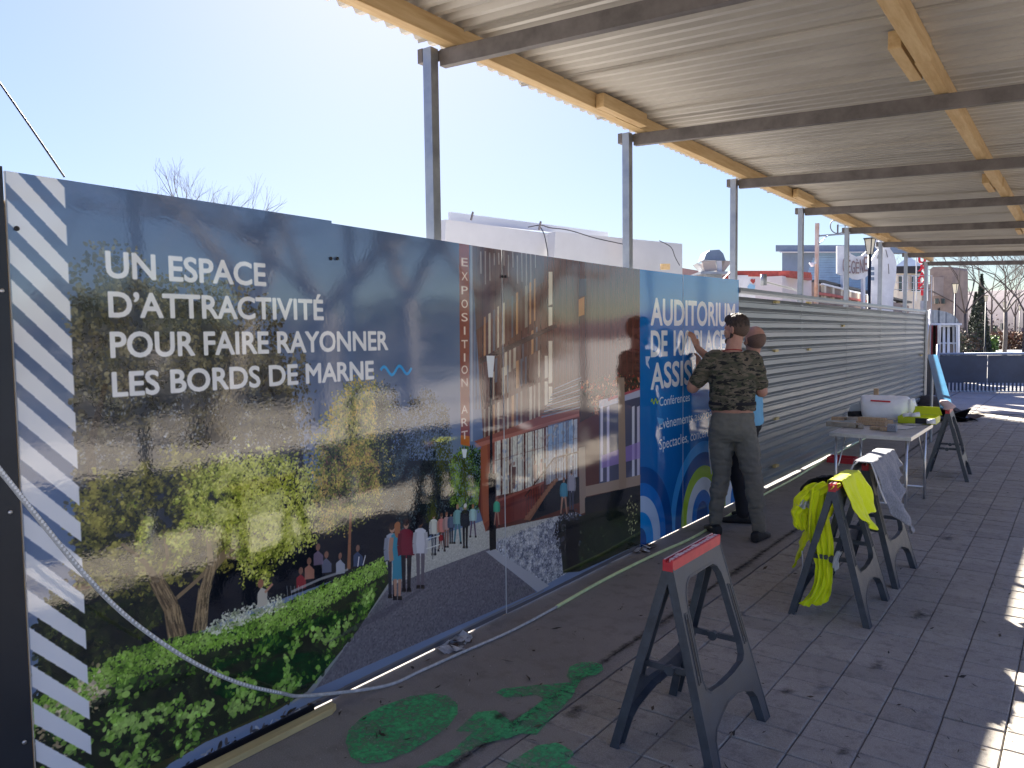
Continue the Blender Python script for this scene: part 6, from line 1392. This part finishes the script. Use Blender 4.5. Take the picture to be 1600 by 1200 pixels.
def tree(base, h, r, seed, lb, lv=5, spread=.75, up=.05, nch=3, lean=(0, 0), m='bark', grp=None, hb=.3):
    rr = random.Random(seed); t = thing('bare_tree', lb, 'tree', base, grp); B = Vector(base); b = MB()
    top = B + Vector((lean[0], lean[1], h * hb)); b.tube([B - Vector((0, 0, .1)), B + Vector((0, 0, .25)), B.lerp(top, .5) + Vector((.04, 0, 0)), top], [r * 1.5, r * 1.1, r, r * .92], 12); b.build('trunk', M[m], t, True)
    b = MB()
    for k in range(4):
        a = k * 1.57 + rr.uniform(-.4, .4); d = Vector((math.cos(a) * spread * 1.1, math.sin(a) * spread * 1.1, 1)).normalized(); grow(b, top - Vector((0, 0, .05)), d, h * .30, r * .55, lv - 1, rr, spread, up, nch, 7)
    b.build('crown', M[m], t); return t
# across the walkway: plane trees that the glossy print mirrors
G = 'plane trees on the riverside lawn'
for i, (x, y, h, r, ln, lb) in enumerate(((9.0, 7.2, 8.5, .22, (.5, 1.2), 'leaning plane tree nearest the canopy'), (9.6, 10.2, 9, .20, (.1, .2), 'plane tree second from the canopy end'), (10.4, 13.4, 10, .26, (0, 0), 'thickest plane tree in the middle of the row'), (10.2, 16.6, 10, .24, (.1, -.3), 'plane tree opposite the brown printed building'), (12.5, 21.5, 10, .25, (0, 0), 'plane tree at the far end of the row'))):
    tree((x, y, 0), h, r, 20 + i, lb, 5, .85, .03, 3, ln, 'bark', G, .26)
# bare trees seen directly
p = atD(312, 500, 26); tree((p.x, p.y, 0), 6.7, .08, 3, 'bare tree whose twigs rise behind the left part of the mural', 5, .55, .08, 3, (0, 0), 'bark_d', None, .42)
for i, (px0, D, h, r, lb) in enumerate(((1570, 50, 9.6, .12, 'pale bare tree behind the middle street lamps'), (1600, 44, 9.2, .09, 'bare tree at the right edge beyond the barrier'), (1507, 46, 9.2, .08, 'bare tree rising behind the lamp by the stone house'), (1548, 75, 11, .11, 'distant bare tree left of the pale one'), (1585, 90, 11, .12, 'farthest bare tree near the hill'))):
    p = atD(px0, 530, D); tree((p.x, p.y, 0), h, r, 40 + i, lb, 5, .6, .06, 3, (0, 0), 'bark' if i == 0 else 'bark_d', 'bare trees beyond the barrier', .3)
# shrubs and hedges of small leaves
def leaves(name, boxes, n, size, mats, lb, cat, grp=None, seed=1, shape='box'):
    rr = np.random.default_rng(seed); t = thing(name, lb, cat, (boxes[0][0][0], boxes[0][0][1], 0), grp); b = MB()
    for (c, h_) in boxes:
        c = np.array(c); h_ = np.array(h_)
        for _ in range(n):
            u = rr.normal(size=3); u /= np.linalg.norm(u)
            if shape == 'box': u = u / max(abs(u)) ; q = c + u * h_ * rr.uniform(.75, 1.06)
            elif shape == 'cone': z = rr.random() ** 1.5; a = rr.random() * 6.28; w = (1 - z) * rr.uniform(.7, 1.05) + .03; q = c + h_ * np.array([math.cos(a) * w, math.sin(a) * w, z * 2 - 1])
            else: q = c + u * h_ * rr.uniform(.55, 1.1) * (1 + .18 * math.sin(u[0] * 7 + c[0]) * math.cos(u[2] * 6))
            s = size * rr.uniform(.6, 1.4); v1 = rr.normal(size=3); v1 /= np.linalg.norm(v1); v2 = np.cross(v1, rr.normal(size=3)); v2 /= np.linalg.norm(v2) + 1e-9
            if q[2] < .02: continue
            b.cur = int(rr.integers(len(mats))); b.add([q - v1 * s, q - v2 * s * .6, q + v1 * s, q + v2 * s * .6], [(0, 1, 2, 3)])
    b.build('foliage', mats, t)
    b = MB()
    for (c, h_) in boxes: b.tube([(c[0], c[1], 0), (c[0], c[1], c[2])], .05, 6)
    b.build('stem', M['bark_d'], t); return t
g1 = mat('dark leaf', (.045, .062, .034), .7); g2 = mat('olive leaf', (.07, .075, .03), .6); g3 = mat('bright leaf', (.16, .26, .03), .6); g4 = mat('russet leaf', (.17, .085, .045), .7); g5 = mat('brown leaf', (.11, .075, .05), .7)
def hb_(px0, px1, yt, D, dep=1.2):
    a, c = atD(px0, yt, D), atD(px1, yt, D); z = a.z; m_ = (a + c) / 2 + _f * dep / 2; return ((m_.x, m_.y, z / 2), (abs(c.x - a.x) / 2 + dep * .3, dep, z / 2))
leaves('hedge', [hb_(1541, 1558, 526, 62)], 1500, .12, [g3, g3, g2], 'small bright green clipped hedge between the lamps', 'hedge', None, 3)
leaves('hedge', [hb_(1524, 1556, 511, 78)], 1500, .16, [g1, g1, g2], 'dark green hedge behind the bright clipped one', 'hedge', None, 4)
leaves('hedge', [hb_(1573, 1600, 520, 70, 2), hb_(1600, 1640, 520, 70, 2)], 1800, .14, [g4, g5, g4], 'russet brown hedge at the right edge', 'hedge', None, 5)
leaves('shrub', [hb_(1489, 1507, 512, 38, 1.5)], 1800, .08, [g2, g5, g1], 'olive shrub right of the glazed kiosk', 'shrub', None, 6, 'ball')
leaves('shrub', [hb_(1507, 1535, 518, 44, 1.5)], 1800, .08, [g5, g5, g1], 'brown shrub between the lamp and the conifer', 'shrub', None, 7, 'ball')
def cone_(px, yt, w, D, lb, seed):
    a = atD(px, yt, D); leaves('conifer', [((a.x, a.y, a.z / 2), (w, w, a.z / 2))], 5000, .10, [g1, mat('conifer shade', (.055, .06, .05), .8)], lb, 'conifer', None, seed, 'cone')
cone_(1534, 429, .75, 60, 'tall narrow dark conifer against the sky', 8); cone_(1525, 457, .8, 62, 'shorter conifer beside the tall narrow one', 9)
def scrub(name, c, r, n, size, mats, lb, seed): leaves(name, [(c, r)], n, size, mats, lb, 'shrub', 'shrubs along the riverside', seed, 'ball')
for i, (x, y, h, w, lb, mm_) in enumerate(((15, 9, 3.0, 3.2, 'dark laurel mass opposite the lettering', (g1, g1, g5)), (16, 14.5, 2.4, 3.0, 'brown shrub behind the thickest plane tree', (g5, g2, g5)), (14.5, 4, 2.2, 2.6, 'olive shrub nearest the camera side', (g2, g5, g1)), (17, 20, 3.2, 3.4, 'tall dark shrub behind the far plane trees', (g1, g5, g2)), (18, 27, 3.0, 4, 'broad brown shrub near the barrier end', (g5, g4, g1)))):
    scrub('shrub', (x, y, h / 2), (w * .7, w, h / 2), 3200, .11, list(mm_), lb, 50 + i)
# wooded hill, and low rise across the river
def ridge(name, cx, cy, ang, L, h, w, m, seed, lbk='structure'):
    b = MB(); n, k = 90, 12; vs = []; u = Vector((math.cos(ang), math.sin(ang), 0)); v = Vector((-u.y, u.x, 0))
    for i in range(n + 1):
        for j in range(k + 1):
            s = i / n - .5; q = j / k; hh = h * math.sin(math.pi * q) ** .8 * (1 - (2 * s) ** 4) * (.75 + .35 * mnoise.noise((i * .07, seed, 0)) + .05 * mnoise.noise((i * .9, j, seed)))
            p = Vector((cx, cy, 0)) + u * (s * L) + v * ((q - .5) * w); vs.append((p.x, p.y, max(-.5, hh - .3)))
    fs = [(i * (k + 1) + j, (i + 1) * (k + 1) + j, (i + 1) * (k + 1) + j + 1, i * (k + 1) + j + 1) for i in range(n) for j in range(k)]
    b.add(vs, fs); return struct(b.build(name, m, None, True))
ridge('hill', -60, 420, .0, 900, 24, 160, mat('wooded hillside', (.115, .092, .10), .9, 0, .35, .05, bump=1, bscale=.3), 3)
ridge('hill_side', 260, 100, 1.57, 700, 9, 120, mat('wooded slope', (.12, .10, .08), .9, 0, .3, .05), 7)
b = MB(); rr = np.random.default_rng(4)
for i in range(9000):
    x, y = rr.uniform(-60, 60), rr.uniform(100, 190); z = rr.random() ** .8 * 6 * (.7 + .4 * math.sin(x * .3)); s = rr.uniform(.15, .4); q = Vector((x, y, z)); a = Vector(rr.normal(size=3)).normalized() * s; c = Vector(rr.normal(size=3)).normalized() * s * .5
    b.cur = int(rr.integers(2)); b.add([q - a, q - c, q + a, q + c], [(0, 1, 2, 3)])
struct(b.build('woodland', [mat('bare wood mass', (.14, .10, .095), .9), mat('bare wood mass dark', (.09, .07, .065), .9)]), 'stuff')
